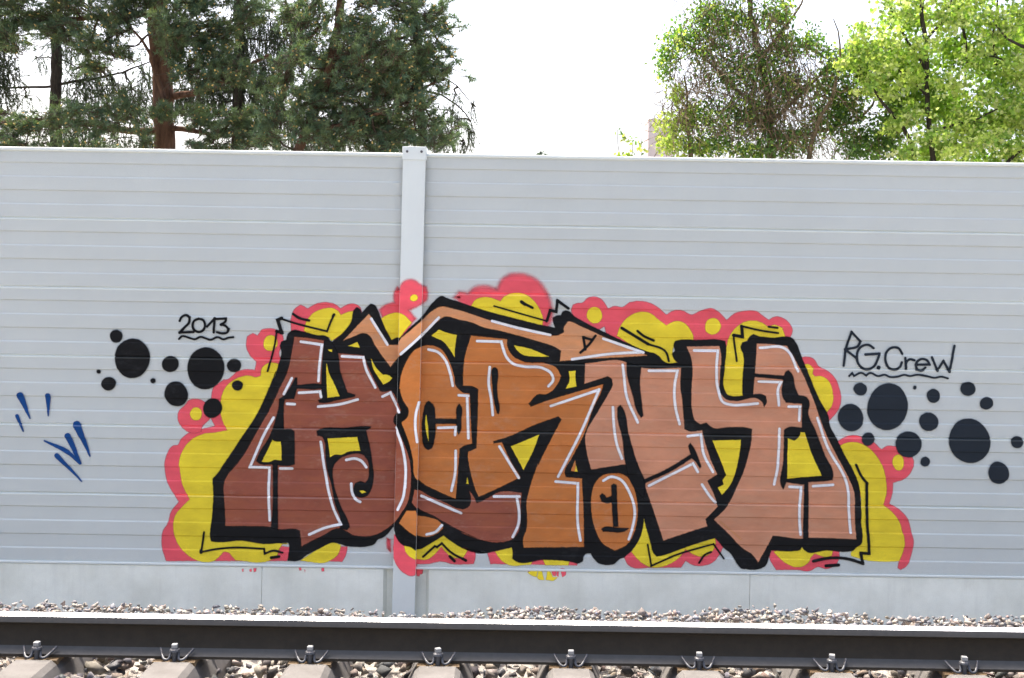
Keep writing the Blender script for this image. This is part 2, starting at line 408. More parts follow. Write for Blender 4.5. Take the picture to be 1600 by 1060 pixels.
def make_sleeper(x):
    y0, y1 = RAIL_Y - 0.7525 - 1.3, RAIL_Y - 0.7525 + 1.3
    SH = 0.030                                                 # concrete shoulders either side of each rail seat
    n0, n1 = RAIL_Y - 1.505, RAIL_Y
    stations = [(y0, 0.085, 0.14, SH - .01), (y0 + 0.03, 0.088, 0.15, SH), (n0 - 0.125, 0.088, 0.15, SH), (n0 - 0.110, 0.088, 0.15, 0.0), (n0 + 0.110, 0.088, 0.15, 0.0), (n0 + 0.125, 0.086, 0.15, SH), (n0 + 0.42, 0.080, 0.14, SH), (n1 - 0.7525, 0.072, 0.115, SH - .012), (n1 - 0.42, 0.080, 0.14, SH), (n1 - 0.128, 0.078, 0.15, SH), (n1 - 0.110, 0.078, 0.15, 0.0), (n1 + 0.110, 0.088, 0.15, 0.0), (n1 + 0.125, 0.086, 0.15, SH), (y1 - 0.03, 0.080, 0.15, SH), (y1, 0.078, 0.14, SH - .01)]
    v = []; f = []
    for (y, wt, wb, h) in stations:
        v += [(x - wb, y, -0.21), (x - wb, y, -0.10), (x - wt - 0.022, y, h - 0.020), (x - wt, y, h), (x + wt, y, h), (x + wt + 0.022, y, h - 0.020), (x + wb, y, -0.10), (x + wb, y, -0.21)]
    for i in range(len(stations) - 1):
        for k in range(8): f.append((i * 8 + k, i * 8 + (k + 1) % 8, (i + 1) * 8 + (k + 1) % 8, (i + 1) * 8 + k))
    f += [tuple(range(8))[::-1], tuple(range((len(stations) - 1) * 8, len(stations) * 8))]
    s = mesh_obj('sleeper', v, f, M_SLEEPER, track)
    fy = RAIL_Y - 0.075                                        # near edge of the rail foot
    j = random.uniform(-0.004, 0.004)
    hp = [(0.0, fy - 0.014, 0.066), (0.012, fy - 0.014, 0.063), (0.019, fy - 0.022, 0.052), (0.021, fy - 0.030, 0.040), (0.030, fy - 0.036, 0.034), (0.042, fy - 0.033, 0.036), (0.052, fy - 0.020, 0.044), (0.064, fy + 0.004, 0.057), (0.073, fy + 0.022, 0.068)]
    path = [Vector((x + j - a, b, c)) for a, b, c in hp[::-1]] + [Vector((x + j + a, b, c)) for a, b, c in hp[1:]]
    path = smooth_path(path, False, 0.006, 170)
    mesh_obj('rail_clamp', *tube_geo(path, [0.0062] * len(path), 6), M_CLAMP, s, smooth=True)
    # sleeper screw: shank, wide collar, square head
    ring = lambda r, z, n=10: [(x + j + r * math.cos(2 * math.pi * k / n), fy - 0.018 + r * math.sin(2 * math.pi * k / n), z) for k in range(n)]
    V = []; F = []; rr = [(0.012, 0.0), (0.012, 0.066), (0.024, 0.068), (0.022, 0.076), (0.014, 0.082)]
    for r, z in rr: V += ring(r, z)
    for i in range(len(rr) - 1):
        for k in range(10): F.append((i * 10 + k, i * 10 + (k + 1) % 10, (i + 1) * 10 + (k + 1) % 10, (i + 1) * 10 + k))
    F.append(tuple(range(40, 50)))
    mesh_obj('screw', V, F, M_CLAMP, s)
    h = bevel_box('screw_head', -0.0125, 0.0125, -0.0125, 0.0125, 0.0, 0.018, 0.002, M_SCREW, s, 1)
    h.location = (x + j, fy - 0.018, 0.082); h.rotation_euler = (random.uniform(-.04, .04), random.uniform(-.04, .04), random.uniform(-0.4, 0.4))
    pv, pf = extrude_profile([(fy - 0.034, 0.002), (fy - 0.034, 0.024), (fy - 0.020, 0.026), (fy - 0.004, 0.026), (fy - 0.003, 0.002)], x - 0.094, x + 0.094)
    mesh_obj('guide_plate', pv, pf, M_PLATE, s)
    bevel_box('rail_pad', x - 0.09, x + 0.09, RAIL_Y - 0.072, RAIL_Y + 0.072, 0.003, 0.0265, 0.002, M_PLATE, s, 1)
for x in SLEEPERS: make_sleeper(x)

# ------------------------------------------------------------------ noise barrier
barrier = thing('noise_barrier', (0, WALL_Y, -1.0), 'pale grey metal noise barrier wall covered in brown and yellow graffiti behind the rail', 'wall')
BAY = 5.0; POST_X = -0.735; LEAN = 0.0083                     # posts lean a touch to the right at the top
posts_x = [POST_X - BAY, POST_X, POST_X + BAY]
CASS = [(0.0, 0.009), (-0.004, 0.009), (-0.010, -0.002), (-0.014, -0.002), (-0.017, 0.0), (-0.0955, 0.0), (-0.1045, 0.0065), (-0.1955, 0.0065), (-0.2045, 0.0),
        (-0.2955, 0.0), (-0.3045, 0.0065), (-0.3955, 0.0065), (-0.4045, 0.0), (-0.494, 0.0), (-0.5, 0.010)]    # z below the joint, depth
PLAIN = {0, 1, 2, 3, 13}                          # strips of the sheet without holes (joints and folds)
def relief(z):
    if z < Z_BOT: return -0.008
    t = -((Z_TOP - z) % 0.5)
    if z > Z_TOP: return 0.0
    for (za, ya), (zb, yb) in zip(CASS, CASS[1:]):
        if zb <= t <= za: return ya + (yb - ya) * ((za - t) / (za - zb))
    return 0.010
pts = [(y, z) for z, y in CASS] + [(0.11, -0.5), (0.11, 0.0)]
for b, x0 in enumerate([POST_X - 2 * BAY, POST_X - BAY, POST_X, POST_X + BAY]):
    for k in range(6):
        dz = random.uniform(-0.0012, 0.0012) if k else 0
        v, f = extrude_profile([(WALL_Y + y, Z_TOP - 0.5 * k + z + dz) for y, z in pts], x0 + 0.01, x0 + BAY - 0.01)
        idx = [(1 if i in PLAIN or i >= len(CASS) - 1 else 0) for i in range(len(pts))] + [1, 1]
        mesh_obj('wall_panel', v, f, [M_SHEET, M_TRIM], barrier, idx)
    bevel_box('top_rail', x0 + 0.012, x0 + BAY - 0.012, WALL_Y - 0.012, WALL_Y + 0.12, Z_TOP - 0.016, Z_TOP + 0.012, 0.009, M_TRIM, barrier, 3)
    bevel_box('bottom_rail', x0 + 0.012, x0 + BAY - 0.012, WALL_Y - 0.014, WALL_Y + 0.10, Z_BOT - 0.014, Z_BOT + 0.004, 0.005, M_TRIM, barrier, 2)
    # precast plinth: two slabs, the outer ends stepped back beside the posts
    xm = x0 + 5.0 * (0.79 if b == 1 else 0.5) ; xs_ = [x0 + 0.02, x0 + 0.155, xm - 0.0015, xm + 0.0015, x0 + BAY - 0.155, x0 + BAY - 0.02]
    for s in range(2):
        a, c = (xs_[1], xs_[2]) if s == 0 else (xs_[3], xs_[4])
        e0, e1 = (xs_[0], xs_[2]) if s == 0 else (xs_[3], xs_[5])
        yf, yb = WALL_Y - 0.006, WALL_Y + 0.13
        if s == 0: pl = [(e0, yf + 0.032), (a - 0.012, yf + 0.032), (a + 0.012, yf), (c, yf), (c, yb), (e0, yb)]
        else: pl = [(a, yf), (c - 0.012, yf), (c + 0.012, yf + 0.032), (e1, yf + 0.032), (e1, yb), (a, yb)]
        n = len(pl); v = [(x, y, -1.25) for x, y in pl] + [(x, y, Z_BOT - 0.0165) for x, y in pl]
        f = [(i, (i + 1) % n, n + (i + 1) % n, n + i) for i in range(n)] + [tuple(range(n))[::-1], tuple(range(n, 2 * n))]
        mesh_obj('plinth_slab', v, f, M_BASE, barrier)
PF = WALL_Y - 0.045                                            # front face of the post flange
def make_post(px):
    hw = 0.0825
    sec = [(-hw, 0), (hw, 0), (hw, 0.010), (0.004, 0.010), (0.004, 0.171), (hw, 0.171), (hw, 0.181), (-hw, 0.181), (-hw, 0.171), (-0.004, 0.171), (-0.004, 0.010), (-hw, 0.010)]
    n = len(sec); v = []
    for z in (-1.3, Z_TOP + 0.02): v += [(px + x + LEAN * (z - 1.0), PF + y, z) for x, y in sec]
    f = [(i, (i + 1) % n, n + (i + 1) % n, n + i) for i in range(n)] + [tuple(range(n))[::-1], tuple(range(n, 2 * n))]
    bm = bmesh.new(); vs = [bm.verts.new(p) for p in v]
    for q in f: bm.faces.new([vs[i] for i in q])
    bmesh.ops.recalc_face_normals(bm, faces=bm.faces[:])
    long_e = [e for e in bm.edges if abs(e.verts[0].co.z - e.verts[1].co.z) > 1]
    bmesh.ops.bevel(bm, geom=long_e, offset=0.0025, segments=2, profile=0.5, affect='EDGES')
    me = bpy.data.meshes.new('post'); bm.to_mesh(me); bm.free(); me.materials.append(M_TRIM)
    p = link(bpy.data.objects.new('post', me), barrier)
    zc = Z_TOP + 0.055; xc = px + LEAN * 1.63
    cap = bevel_box('post_cap', xc - hw - 0.005, xc + hw + 0.005, PF - 0.006, PF + 0.187, zc - 0.098, zc, 0.004, M_TRIM, p, 2)
    for s in (-1, 1):
        V = []; F = []
        for r, d in ((0.010, 0), (0.010, 0.003), (0.006, 0.006)):
            V += [(xc + s * 0.052 + r * math.cos(2 * math.pi * k / 8), PF - 0.006 - d, zc - 0.036 + r * math.sin(2 * math.pi * k / 8)) for k in range(8)]
        for i in range(2):
            for k in range(8): F.append((i * 8 + k, i * 8 + (k + 1) % 8, (i + 1) * 8 + (k + 1) % 8, (i + 1) * 8 + k))
        F.append(tuple(range(16, 24)))
        mesh_obj('cap_rivet', V, F, M_CLAMP, p)
    for s in (-1, 1):                                          # rubber seals between flange and panels, dark for the shadow beside the post
        a, b_ = (hw - 0.03, hw - 0.006) if s > 0 else (-hw + 0.006, -hw + 0.03)
        v, f = box_geo(a, b_, PF + 0.012, WALL_Y + 0.012, Z_BOT, Z_TOP - 0.02)
        v = [(px + x + LEAN * (z - 1.0), y, z) for x, y, z in v]
        mesh_obj('seal_strip', v, f, M_RAIL, p)
for px in posts_x: make_post(px)

# ------------------------------------------------------------------ graffiti: thin coats of paint lying on the relief of the wall
FILLS = {
 'mural': [
  ('cloud','pink',1,14.0,[-2484,-354,-2521,-231,-2513,-143,-2475,-72,-2458,-2,-2398,78,-2416,104,-2498,261,-2504,375,-2492,421,-2449,484,-2414,489,-2388,537,-2327,582,-2240,608,-2145,633,-2172,686,-2181,769,-2175,840,-2165,901,-2087,973,-2078,971,-1983,1034,-1930,1048,-1860,1045,-1852,1107,-1897,1150,-1929,1237,-1921,1290,-1882,1313,-1846,1296,-1812,1340,-1759,1350,-1689,1329,-1657,1277,-1669,1224,-1686,1171,-1668,1118,-1803,775,-2110,206,-2104,-181,-1567,-243,-1605,-340]),
  ('cloud','pink',1,14.0,[-2301,578,-2380,616,-2417,686,-2409,739,-2365,784,-2348,810,-2296,827,-2234,812,-2181,769,-2179,694,-2240,619,-2244,592]),
  ('cloud','pink',1,14.0,[-1601,1330,-1602,1436,-1577,1498,-1533,1525,-1485,1499,-1419,1536,-1340,1546,-1287,1533,-1243,1503,-1224,1517,-1189,1535,-1136,1536,-1101,1510,-1091,1479,-1108,1426,-1264,1266,-1352,1299,-1336,1286]),
  ('cloud','pink',1,37.3,[-960,1499,-917,1535,-855,1553,-856,1624,-835,1664,-817,1651,-796,1695,-761,1717,-708,1718,-664,1688,-624,1671,-612,1619,-623,1570,-644,1552,-740,1498,-691,1437,-712,1415,-781,1308,-877,1272,-941,1438]),
  ('cloud','pink',1,60.6,[-412,1596,-382,1636,-363,1633,-319,1628,-275,1668,-196,1683,-108,1662,-74,1733,-22,1767,48,1777,128,1761,190,1727,244,1659,280,1580,295,1493,287,1431,265,1395,160,1394,-105,1460,-370,1526,-372,1544]),
  ('cloud','pink',1,14.0,[435,1521,447,1557,482,1570,509,1571,552,1607,605,1619,658,1595,703,1534,755,1553,799,1545,860,1581,930,1592,1011,1578,1082,1535,1127,1496,1188,1528,1241,1529,1312,1499,1364,1522,1399,1536,1451,1548,1505,1524,1567,1464,1619,1509,1698,1532,1786,1529,1848,1486,1875,1469,1918,1494,1980,1484,2033,1436,2047,1392,2026,1339,1895,1320,1719,1317,1633,1219,1570,1270,1543,1305,1192,1291,1106,1175,752,1319,693,1345,678,1402,644,1384,511,1426,449,1478]),
  ('cloud','pink',1,14.0,[2112,1198,2151,1206,2204,1191,2240,1139,2302,1109,2356,1061,2392,992,2409,913,2395,834,2360,780,2321,740,2263,831,2172,1041]),
  ('cloud','pink',1,14.0,[2385,593,2442,625,2521,640,2583,619,2653,589,2707,541,2742,564,2821,561,2910,518,2946,457,2929,387,2886,333,2799,297,2795,235,2770,147,2846,104,2909,35,2941,-79,2950,-109,2939,-223,2905,-303,2862,-334,2839,-321,2849,-269,2674,-157,2582,105,2526,336,2390,563]),
  ('cloud','pink',1,11.7,[1907,-257,1923,-204,2411,-196,2416,-249,2395,-293,2325,-334,2255,-322,2203,-351,2106,-346,1956,-349]),
  ('cloud','pink',1,14.0,[848,-274,884,-335,910,-348,1033,-346,1262,-342,1296,-293,1350,-323,1411,-328,1481,-308,1542,-246,1567,-192,1513,-123,1268,-202,1040,-236,952,-185]),
  ('cloud','pink',1,11.7,[-148,-259,-124,-338,188,-337,504,-338,525,-297,37,-234,-51,-236]),
  ('cloud','pink',1,14.0,[-824,-125,-831,-266,-803,-345,-754,-401,-683,-424,-664,-417,-660,-347,-579,-345,-482,-326,-403,-343,-245,-340,-233,-274,-238,-239,-370,-197,-468,-155,-669,-219,-757,-177]),
  ('cloud','pink',1,11.7,[-1222,-233,-1167,-229,-1177,-289,-1203,-340,-1300,-337,-1283,-273]),
  ('cloud','pink',1,28.0,[-881,-161,-856,-178,-853,-262,-869,-249]),
  ('overspray','pink',1,9.3,[-662,-377,-640,-384,-631,-368,-615,-386,-614,-434,-635,-425,-643,-443,-661,-439]),
  ('cloud_fill','yellow',2,10.3,[-2260,-346,-2339,-299,-2402,-229,-2435,-116,-2427,-28,-2371,44,-2319,97,-2374,202,-2398,324,-2401,344,-2378,450,-2326,521,-2222,575,-2134,587,-2055,604,-2096,691,-2103,832,-2069,920,-1999,979,-1912,1004,-1841,994,-1820,1003,-1807,1063,-1755,1099,-1702,1096,-1654,1083,-1760,829,-2110,206,-2104,-181,-1597,-217,-1637,-217,-1663,-253,-1680,-306,-1732,-338,-1978,-342,-2005,-311,-2032,-285,-2067,-281,-2102,-321,-2128,-343]),
  ('cloud_fill','yellow',2,10.3,[-1698,1244,-1701,1225,-1711,1208,-1724,1195,-1741,1187,-1759,1185,-1777,1191,-1792,1204,-1800,1222,-1802,1242,-1798,1261,-1790,1278,-1777,1291,-1761,1299,-1742,1300,-1724,1294,-1710,1281,-1701,1263]),
  ('cloud_fill','yellow',2,10.3,[-2240,720,-2243,703,-2251,688,-2262,677,-2276,672,-2290,672,-2304,677,-2315,687,-2323,701,-2327,718,-2325,736,-2317,750,-2305,761,-2291,766,-2277,766,-2264,761,-2251,751,-2243,737]),
  ('cloud_fill','yellow',2,10.3,[-1509,1341,-1488,1411,-1445,1465,-1375,1497,-1313,1506,-1260,1481,-1242,1455,-1206,1473,-1149,1487,-1156,1417,-1221,1328,-1308,1265,-1326,1291,-1484,1302,-1495,1328]),
  ('cloud_fill','yellow',2,10.3,[-948,1438,-872,1474,-819,1479,-784,1467,-721,1410,-781,1335,-816,1290,-868,1272,-914,1350]),
  ('cloud_fill','yellow',2,10.3,[-680,1590,-682,1581,-687,1574,-694,1569,-703,1565,-713,1565,-722,1567,-730,1572,-736,1580,-737,1589,-734,1597,-729,1604,-722,1610,-713,1613,-704,1614,-694,1611,-686,1606,-682,1598]),
  ('cloud_fill','yellow',2,10.3,[-295,1536,-265,1580,-195,1603,-125,1591,-85,1574,-46,1615,24,1636,95,1628,157,1587,202,1526,229,1456,226,1395,-17,1452,-193,1498]),
  ('cloud_fill','yellow',2,10.3,[661,1485,660,1465,651,1446,636,1432,616,1425,596,1425,578,1433,563,1446,552,1464,548,1484,551,1504,560,1523,575,1537,594,1544,614,1543,633,1536,647,1522,656,1505]),
  ('cloud_fill','yellow',2,10.3,[1525,1417,1521,1397,1511,1380,1496,1366,1478,1358,1457,1356,1437,1363,1421,1376,1412,1395,1410,1416,1414,1436,1423,1453,1437,1467,1456,1475,1476,1477,1495,1470,1511,1457,1521,1438]),
  ('cloud_fill','yellow',2,10.3,[769,1337,794,1407,846,1470,925,1511,1013,1503,1075,1456,1128,1417,1189,1449,1242,1445,1296,1398,1327,1328,1323,1306,1192,1291,1176,1211,1221,1133,1106,1131,1088,1175,929,1243]),
  ('cloud_fill','yellow',2,10.3,[1550,1129,1570,1270,1595,1359,1638,1412,1699,1453,1760,1462,1822,1450,1867,1420,1919,1434,1972,1413,2002,1326,1894,1328,1762,1353,1684,1290,1700,1132,1699,903,1620,902,1576,915,1553,971]),
  ('cloud_fill','yellow',2,10.3,[2126,1146,2170,1151,2205,1121,2197,1085,2215,1064,2268,1064,2321,1026,2349,938,2346,868,2299,788,2217,936]),
  ('cloud_fill','yellow',2,10.3,[2403,563,2443,581,2504,591,2575,574,2646,523,2709,436,2741,340,2751,234,2727,137,2784,94,2847,16,2877,-80,2884,-101,2877,-207,2852,-270,2764,-275,2588,-264,2500,-239,2499,-217,2517,-190,2568,-141,2562,17,2544,263,2526,292,2463,432]),
  ('cloud_fill','yellow',2,10.3,[2874,447,2872,428,2866,411,2856,397,2842,390,2827,390,2813,397,2803,411,2795,427,2792,446,2793,465,2800,483,2811,496,2825,504,2840,504,2854,496,2865,483,2872,466]),
  ('cloud_fill','yellow',2,10.3,[1937,-217,1972,-203,2143,-179,2156,-201,2367,-197,2359,-241,2315,-251,2280,-242,2236,-226,2210,-252,2184,-297,2114,-326,2044,-308,1981,-265]),
  ('cloud_fill','yellow',2,10.3,[988,9,1048,-183,1085,-262,1268,-202,1505,-123,1512,-158,1497,-211,1428,-261,1357,-248,1295,-210,1261,-259,1217,-295,1147,-331,1042,-343,971,-307,900,-234,951,-149]),
  ('cloud_fill','yellow',2,10.3,[-91,-250,32,-213,42,-300,187,-298,170,-338,-6,-337,-50,-306]),
  ('cloud_fill','yellow',2,10.3,[257,-297,451,-307,443,-339,276,-341]),
  ('cloud_fill','yellow',2,10.3,[-757,-186,-730,-264,-663,-307,-579,-310,-527,-270,-484,-221,-448,-260,-386,-298,-325,-297,-292,-244,-406,-180,-468,-133,-564,-191,-651,-237,-704,-207]),
  ('cloud_fill','yellow',2,10.3,[-1508,-337,-1391,-257,-1277,-194,-1215,-219,-1232,-281,-1301,-337]),
  ('outline','black',3,8.4,[-1639,1268,-1627,1312,-1592,1339,-1504,1328,-1416,1307,-1336,1295,-1309,1256,-1264,1292,-1212,1341,-1165,1412,-1149,1492,-1127,1516,-1101,1501,-1091,1475,-1057,1515,-1027,1542,-996,1534,-973,1494,-950,1438,-914,1359,-869,1281,-829,1299,-807,1297,-738,1371,-660,1442,-574,1558,-531,1598,-509,1607,-478,1595,-345,1553,-213,1511,-105,1482,71,1441,230,1404,318,1389,305,1422,301,1458,326,1476,359,1480,369,1507,395,1516,422,1508,449,1482,528,1435,688,1358,865,1278,1007,1223,1035,1218,1088,1184,1110,1158,1133,1146,1212,1149,1185,1176,1171,1211,1193,1238,1183,1273,1192,1304,1227,1313,1367,1316,1525,1318,1559,1310,1566,1279,1559,1130,1562,954,1580,923,1620,911,1690,916,1688,1044,1690,1220,1671,1272,1684,1303,1719,1312,1732,1343,1762,1366,1797,1353,1894,1342,2053,1335,2071,1314,2116,1207,2180,1059,2253,893,2326,745,2326,729,2381,615,2444,493,2507,380,2553,266,2559,196,2570,38,2570,17,2581,-106,2573,-150,2543,-172,2517,-199,2482,-208,2323,-202,2174,-213,2152,-196,2143,-181,2130,-201,2095,-209,1919,-209,1907,-248,1868,-328,1825,-346,1701,-344,1675,-314,1621,-235,1567,-192,1531,-149,1505,-123,1391,-160,1269,-206,1129,-257,1085,-266,1063,-244,1039,-166,1007,-61,988,9,981,-61,951,-149,908,-220,848,-274,811,-292,785,-319,724,-333,662,-321,626,-287,604,-252,582,-252,556,-270,548,-310,521,-323,451,-311,275,-301,55,-313,33,-296,35,-234,27,-217,-51,-236,-165,-260,-253,-252,-342,-223,-141,-259,-202,-265,-290,-244,-370,-206,-441,-159,-468,-137,-537,-182,-581,-209,-642,-241,-660,-241,-704,-216,-757,-203,-811,-142,-824,-99,-834,-77,-898,-153,-951,-180,-968,-207,-1020,-225,-1108,-231,-1170,-227,-1276,-203,-1371,-248,-1459,-294,-1521,-338,-1600,-340,-1593,-261,-1595,-217,-1602,-208,-1787,-220,-1928,-200,-2130,-212,-2161,-208,-2167,-182,-2159,-59,-2149,144,-2157,249,-2155,251,-2060,384,-1957,544,-1863,686,-1778,863,-1710,1040,-1718,995,-1677,1136,-1669,1180,-1682,1224,-1674,1255]),
  ('letter','brown',4,10.3,[-1578,1291,-1468,1284,-1362,1268,-1359,1176,-1367,1000,-1368,947,-1258,1178,-1157,1172,-1069,1165,-1041,1093,-996,997,-946,906,-915,902,-871,913,-854,900,-822,844,-790,774,-842,720,-846,685,-823,655,-769,546,-723,423,-708,309,-711,212,-715,175,-731,105,-778,25,-825,-42,-890,-100,-969,-141,-1065,-151,-1145,-135,-1163,-122,-1224,-96,-1348,-151,-1501,-233,-1512,-119,-1534,-110,-1670,-108,-1727,-96,-1894,-90,-2057,-92,-2063,31,-2058,259,-1972,368,-1827,617,-1750,758,-1673,927,-1622,1042,-1598,1155]),
  ('arrow','peach',4,10.3,[-1220,1271,-1134,1364,-1039,1467,-1021,1445,-957,1332,-899,1245,-877,1244,-820,1246,-811,1273,-729,1353,-651,1425,-564,1505,-512,1528,-433,1516,-256,1466,-193,1445,11,1391,249,1338,345,1335,385,1358,380,1380,410,1433,423,1433,511,1399,688,1323,866,1247,994,1196,779,1180,515,1162,357,1146,365,1221,338,1238,161,1297,-59,1355,-236,1396,-255,1405,-388,1438,-493,1454,-519,1436,-606,1355,-779,1194,-822,1150,-874,1085,-937,1165,-991,1244,-1036,1313,-1071,1326,-1141,1303]),
  ('letter','orange',4,10.3,[-639,1240,-560,1242,-507,1218,-453,1142,-412,1033,-388,941,-375,930,-344,906,-295,900,-284,712,-272,536,-329,519,-362,495,-370,359,-377,251,-384,130,-499,179,-650,260,-672,282,-697,424,-729,546,-784,686,-741,726,-733,775,-778,853,-803,941,-802,939,-790,1036,-756,1124,-700,1209]),
  ('letter_shade','brown',4,10.3,[-700,105,-680,202,-662,198,-587,156,-454,101,-366,62,-322,59,-282,86,-274,139,-284,191,-257,156,-230,104,-215,109,-49,191,96,184,89,65,90,-23,70,-111,35,-151,-79,-182,-211,-159,-343,-110,-230,-151,-407,-70,-549,7,-664,66]),
  ('letter_shade','orange',4,10.3,[-735,48,-669,49,-659,5,-575,-7,-487,-49,-473,-84,-512,-120,-582,-148,-652,-140,-714,-106,-790,-41]),
  ('letter','orange',4,10.3,[-292,1321,-28,1298,-27,1250,14,1180,94,1138,252,1127,332,1098,368,1037,342,975,256,903,212,904,134,833,152,811,257,852,431,908,676,982,668,947,609,814,542,619,456,442,405,336,415,301,534,294,534,283,546,73,555,-204,115,-216,110,-163,135,-75,134,136,152,216,211,401,211,385,296,563,377,722,355,744,171,675,-3,593,-117,556,-116,538,-55,548,-1,435,85,296,-41,232,-216,150,-234,185,-280,334,-300,448,-300,474,-239,501,-234,712,-233,932,-264,949,-343,957,-344,1017,-337,1148]),
  ('letter','orange',4,10.3,[779,-227,695,-180,632,-67,603,74,602,161,626,258,687,321,757,335,827,330,881,289,927,175,942,61,922,-80,862,-186]),
  ('letter','salmon',4,10.3,[542,1132,841,1145,887,1123,949,1109,1239,1111,1240,949,1246,912,1272,666,1299,653,1400,659,1418,589,1469,441,1515,340,1445,291,1500,178,1523,106,1436,12,1450,-40,1302,-87,1131,-147,1062,54,998,229,933,415,857,405,598,361,566,479,551,593,644,788,708,903,745,987,733,1027,706,1042,649,1021,540,984]),
  ('letter','salmon',4,10.3,[1278,1266,1517,1274,1529,1217,1523,1041,1532,927,1576,884,1638,876,1805,892,1827,877,1850,834,1867,869,1861,917,1831,930,1769,929,1776,1043,1790,1296,1895,1293,2009,1282,2055,1208,2145,1041,2218,866,2301,649,2392,475,2473,327,2505,257,2522,37,2535,-115,2322,-110,2181,-112,2146,-117,1970,-102,1926,-99,1884,-187,1824,-294,1761,-224,1743,-216,1610,-95,1498,9,1589,107,1648,222,1724,417,1761,604,1764,674,1738,682,1606,687,1465,685,1430,717,1386,703,1350,729,1327,799,1320,957,1322,1126,1308,1196]),
  ('inner_outline','black',5,10.3,[-1362,1268,-1375,931,-1369,844,-1399,834,-1390,815,-1362,813,-1248,837,-1130,863,-1126,877,-1183,895,-1238,1048,-1258,1178,-1308,1265]),
  ('inner_outline','black',5,10.3,[-1565,997,-1551,995,-1551,942,-1366,945,-1339,932,-1366,921,-1550,915,-1571,840,-1641,835,-1645,786,-1642,620,-1580,616,-1564,603,-1559,366,-1576,359,-1717,359,-1823,370,-1840,383,-1824,432,-1747,565,-1705,689,-1684,786,-1681,839,-1655,857,-1612,910]),
  ('inner_outline','black',5,10.3,[-1721,366,-1682,367,-1678,125,-1673,-112,-1727,-100,-1716,36]),
  ('inner_outline','black',5,10.3,[-1405,610,-1377,624,-1210,635,-1052,651,-1008,649,-1012,634,-1043,620,-1019,524,-995,393,-984,278,-996,199,-1026,146,-1079,129,-1114,144,-1130,188,-1120,232,-1081,249,-1045,238,-1024,269,-1020,322,-1030,401,-1075,444,-1128,448,-1189,433,-1241,402,-1276,353,-1282,300,-1269,212,-1241,123,-1209,45,-1164,-43,-1150,-86,-1172,-109,-1224,-96,-1221,-44,-1263,88,-1291,219,-1323,324,-1338,431,-1354,554,-1363,567,-1398,575]),
  ('inner_outline','black',5,10.3,[-591,843,-558,813,-542,734,-538,655,-545,558,-566,496,-592,482,-619,504,-636,583,-639,680,-627,776,-611,828]),
  ('inner_outline','black',5,10.3,[-543,714,-385,714,-384,677,-542,675]),
  ('inner_outline','black',5,10.3,[-371,826,-355,807,-351,711,-357,623,-370,600,-382,622,-388,710,-386,802]),
  ('inner_outline','black',5,10.3,[-140,1064,-130,1089,-114,1095,-96,1082,-91,1056,-95,933,-91,890,-76,768,-80,752,-95,759,-117,846,-137,1022]),
  ('inner_outline','black',5,10.3,[841,1149,950,1115,944,988,947,951,972,758,956,742,932,775,890,906,858,1011,848,1048]),
  ('inner_outline','black',5,10.3,[781,773,786,821,802,836,820,813,869,616,943,388,993,271,982,152,901,247,846,404,821,589]),
  ('inner_outline','black',5,10.3,[979,291,1162,383,1319,482,1300,544,1316,568,1345,527,1400,396,1387,381,1346,439,1328,452,1163,348,988,264]),
  ('inner_outline','black',5,10.3,[1771,1079,1991,1066,1991,1036,1771,1054]),
  ('inner_outline','black',5,10.3,[1989,1056,1999,1095,2021,1107,2043,1087,2076,978,2099,927,2156,913,2174,887,2174,786,2221,681,2295,500,2360,342,2355,312,2315,305,2181,293,2185,32,2186,-114,2146,-119,2149,274,2021,289,2000,238,1995,244,1996,469,1995,671,2019,689,2124,690,2125,822,2122,864,2007,871,1989,897]),
  ('digit','black',5,10.3,[745,247,763,261,785,252,794,77,804,-53,765,-56,754,76]),
  ('digit','black',5,10.3,[676,-70,693,-59,799,-60,882,-63,865,-76,694,-90]),
  ('digit','black',5,10.3,[663,171,680,191,702,176,712,159,751,173,752,124,717,118,677,127]),
  ('counter','yellow',6,6.5,[-1340,1102,-1308,1001,-1290,968,-1240,865,-1329,853,-1339,994]),
  ('counter','yellow',6,6.5,[-1724,539,-1693,526,-1663,527,-1654,391,-1709,394,-1744,379,-1798,380]),
  ('counter','yellow',6,6.5,[-1323,556,-1108,571,-1084,470,-1172,462,-1233,437,-1259,441,-1303,421]),
  ('counter','yellow',6,6.5,[-1086,180,-1058,182,-1035,169,-1066,161]),
  ('counter','yellow',6,6.5,[-1184,1232,-1119,1261,-1099,1220]),
  ('counter','yellow',6,6.5,[-1017,1142,-971,1068,-926,1025,-900,1027,-860,1004,-873,986,-925,954,-952,994,-1001,1076]),
  ('counter','yellow',6,6.5,[-579,1316,-527,1361,-456,1336,-395,1323,-406,1244,-409,1161,-446,1221,-499,1278,-552,1302]),
  ('counter','yellow',6,6.5,[-1329,1205,-1300,1202,-1302,1186,-1324,1194]),
  ('counter','yellow',6,6.5,[-609,743,-595,663,-588,547,-607,618,-615,680]),
  ('counter','yellow',6,6.5,[11,519,216,610,174,490,106,350]),
  ('counter','yellow',6,6.5,[22,1255,127,1235,278,1178,163,1177,84,1190,40,1225]),
  ('counter','yellow',6,6.5,[424,1073,473,1078,472,1030,481,964,404,945,430,1003]),
  ('counter','yellow',6,6.5,[482,403,500,344,476,344]),
  ('counter','yellow',6,6.5,[-303,289,-291,241,-309,245]),
  ('counter','yellow',6,6.5,[1476,586,1682,594,1679,523,1655,391,1613,267,1552,192,1521,244,1564,266,1555,297,1581,337,1539,442]),
  ('counter','yellow',6,6.5,[2025,610,2073,595,2112,633,2116,657,2147,656,2188,533,2275,343,2139,330,2025,315]),
  ('counter','orange',6,6.5,[479,429,485,399,477,344,449,350]),
 ],
 'dots_left': [
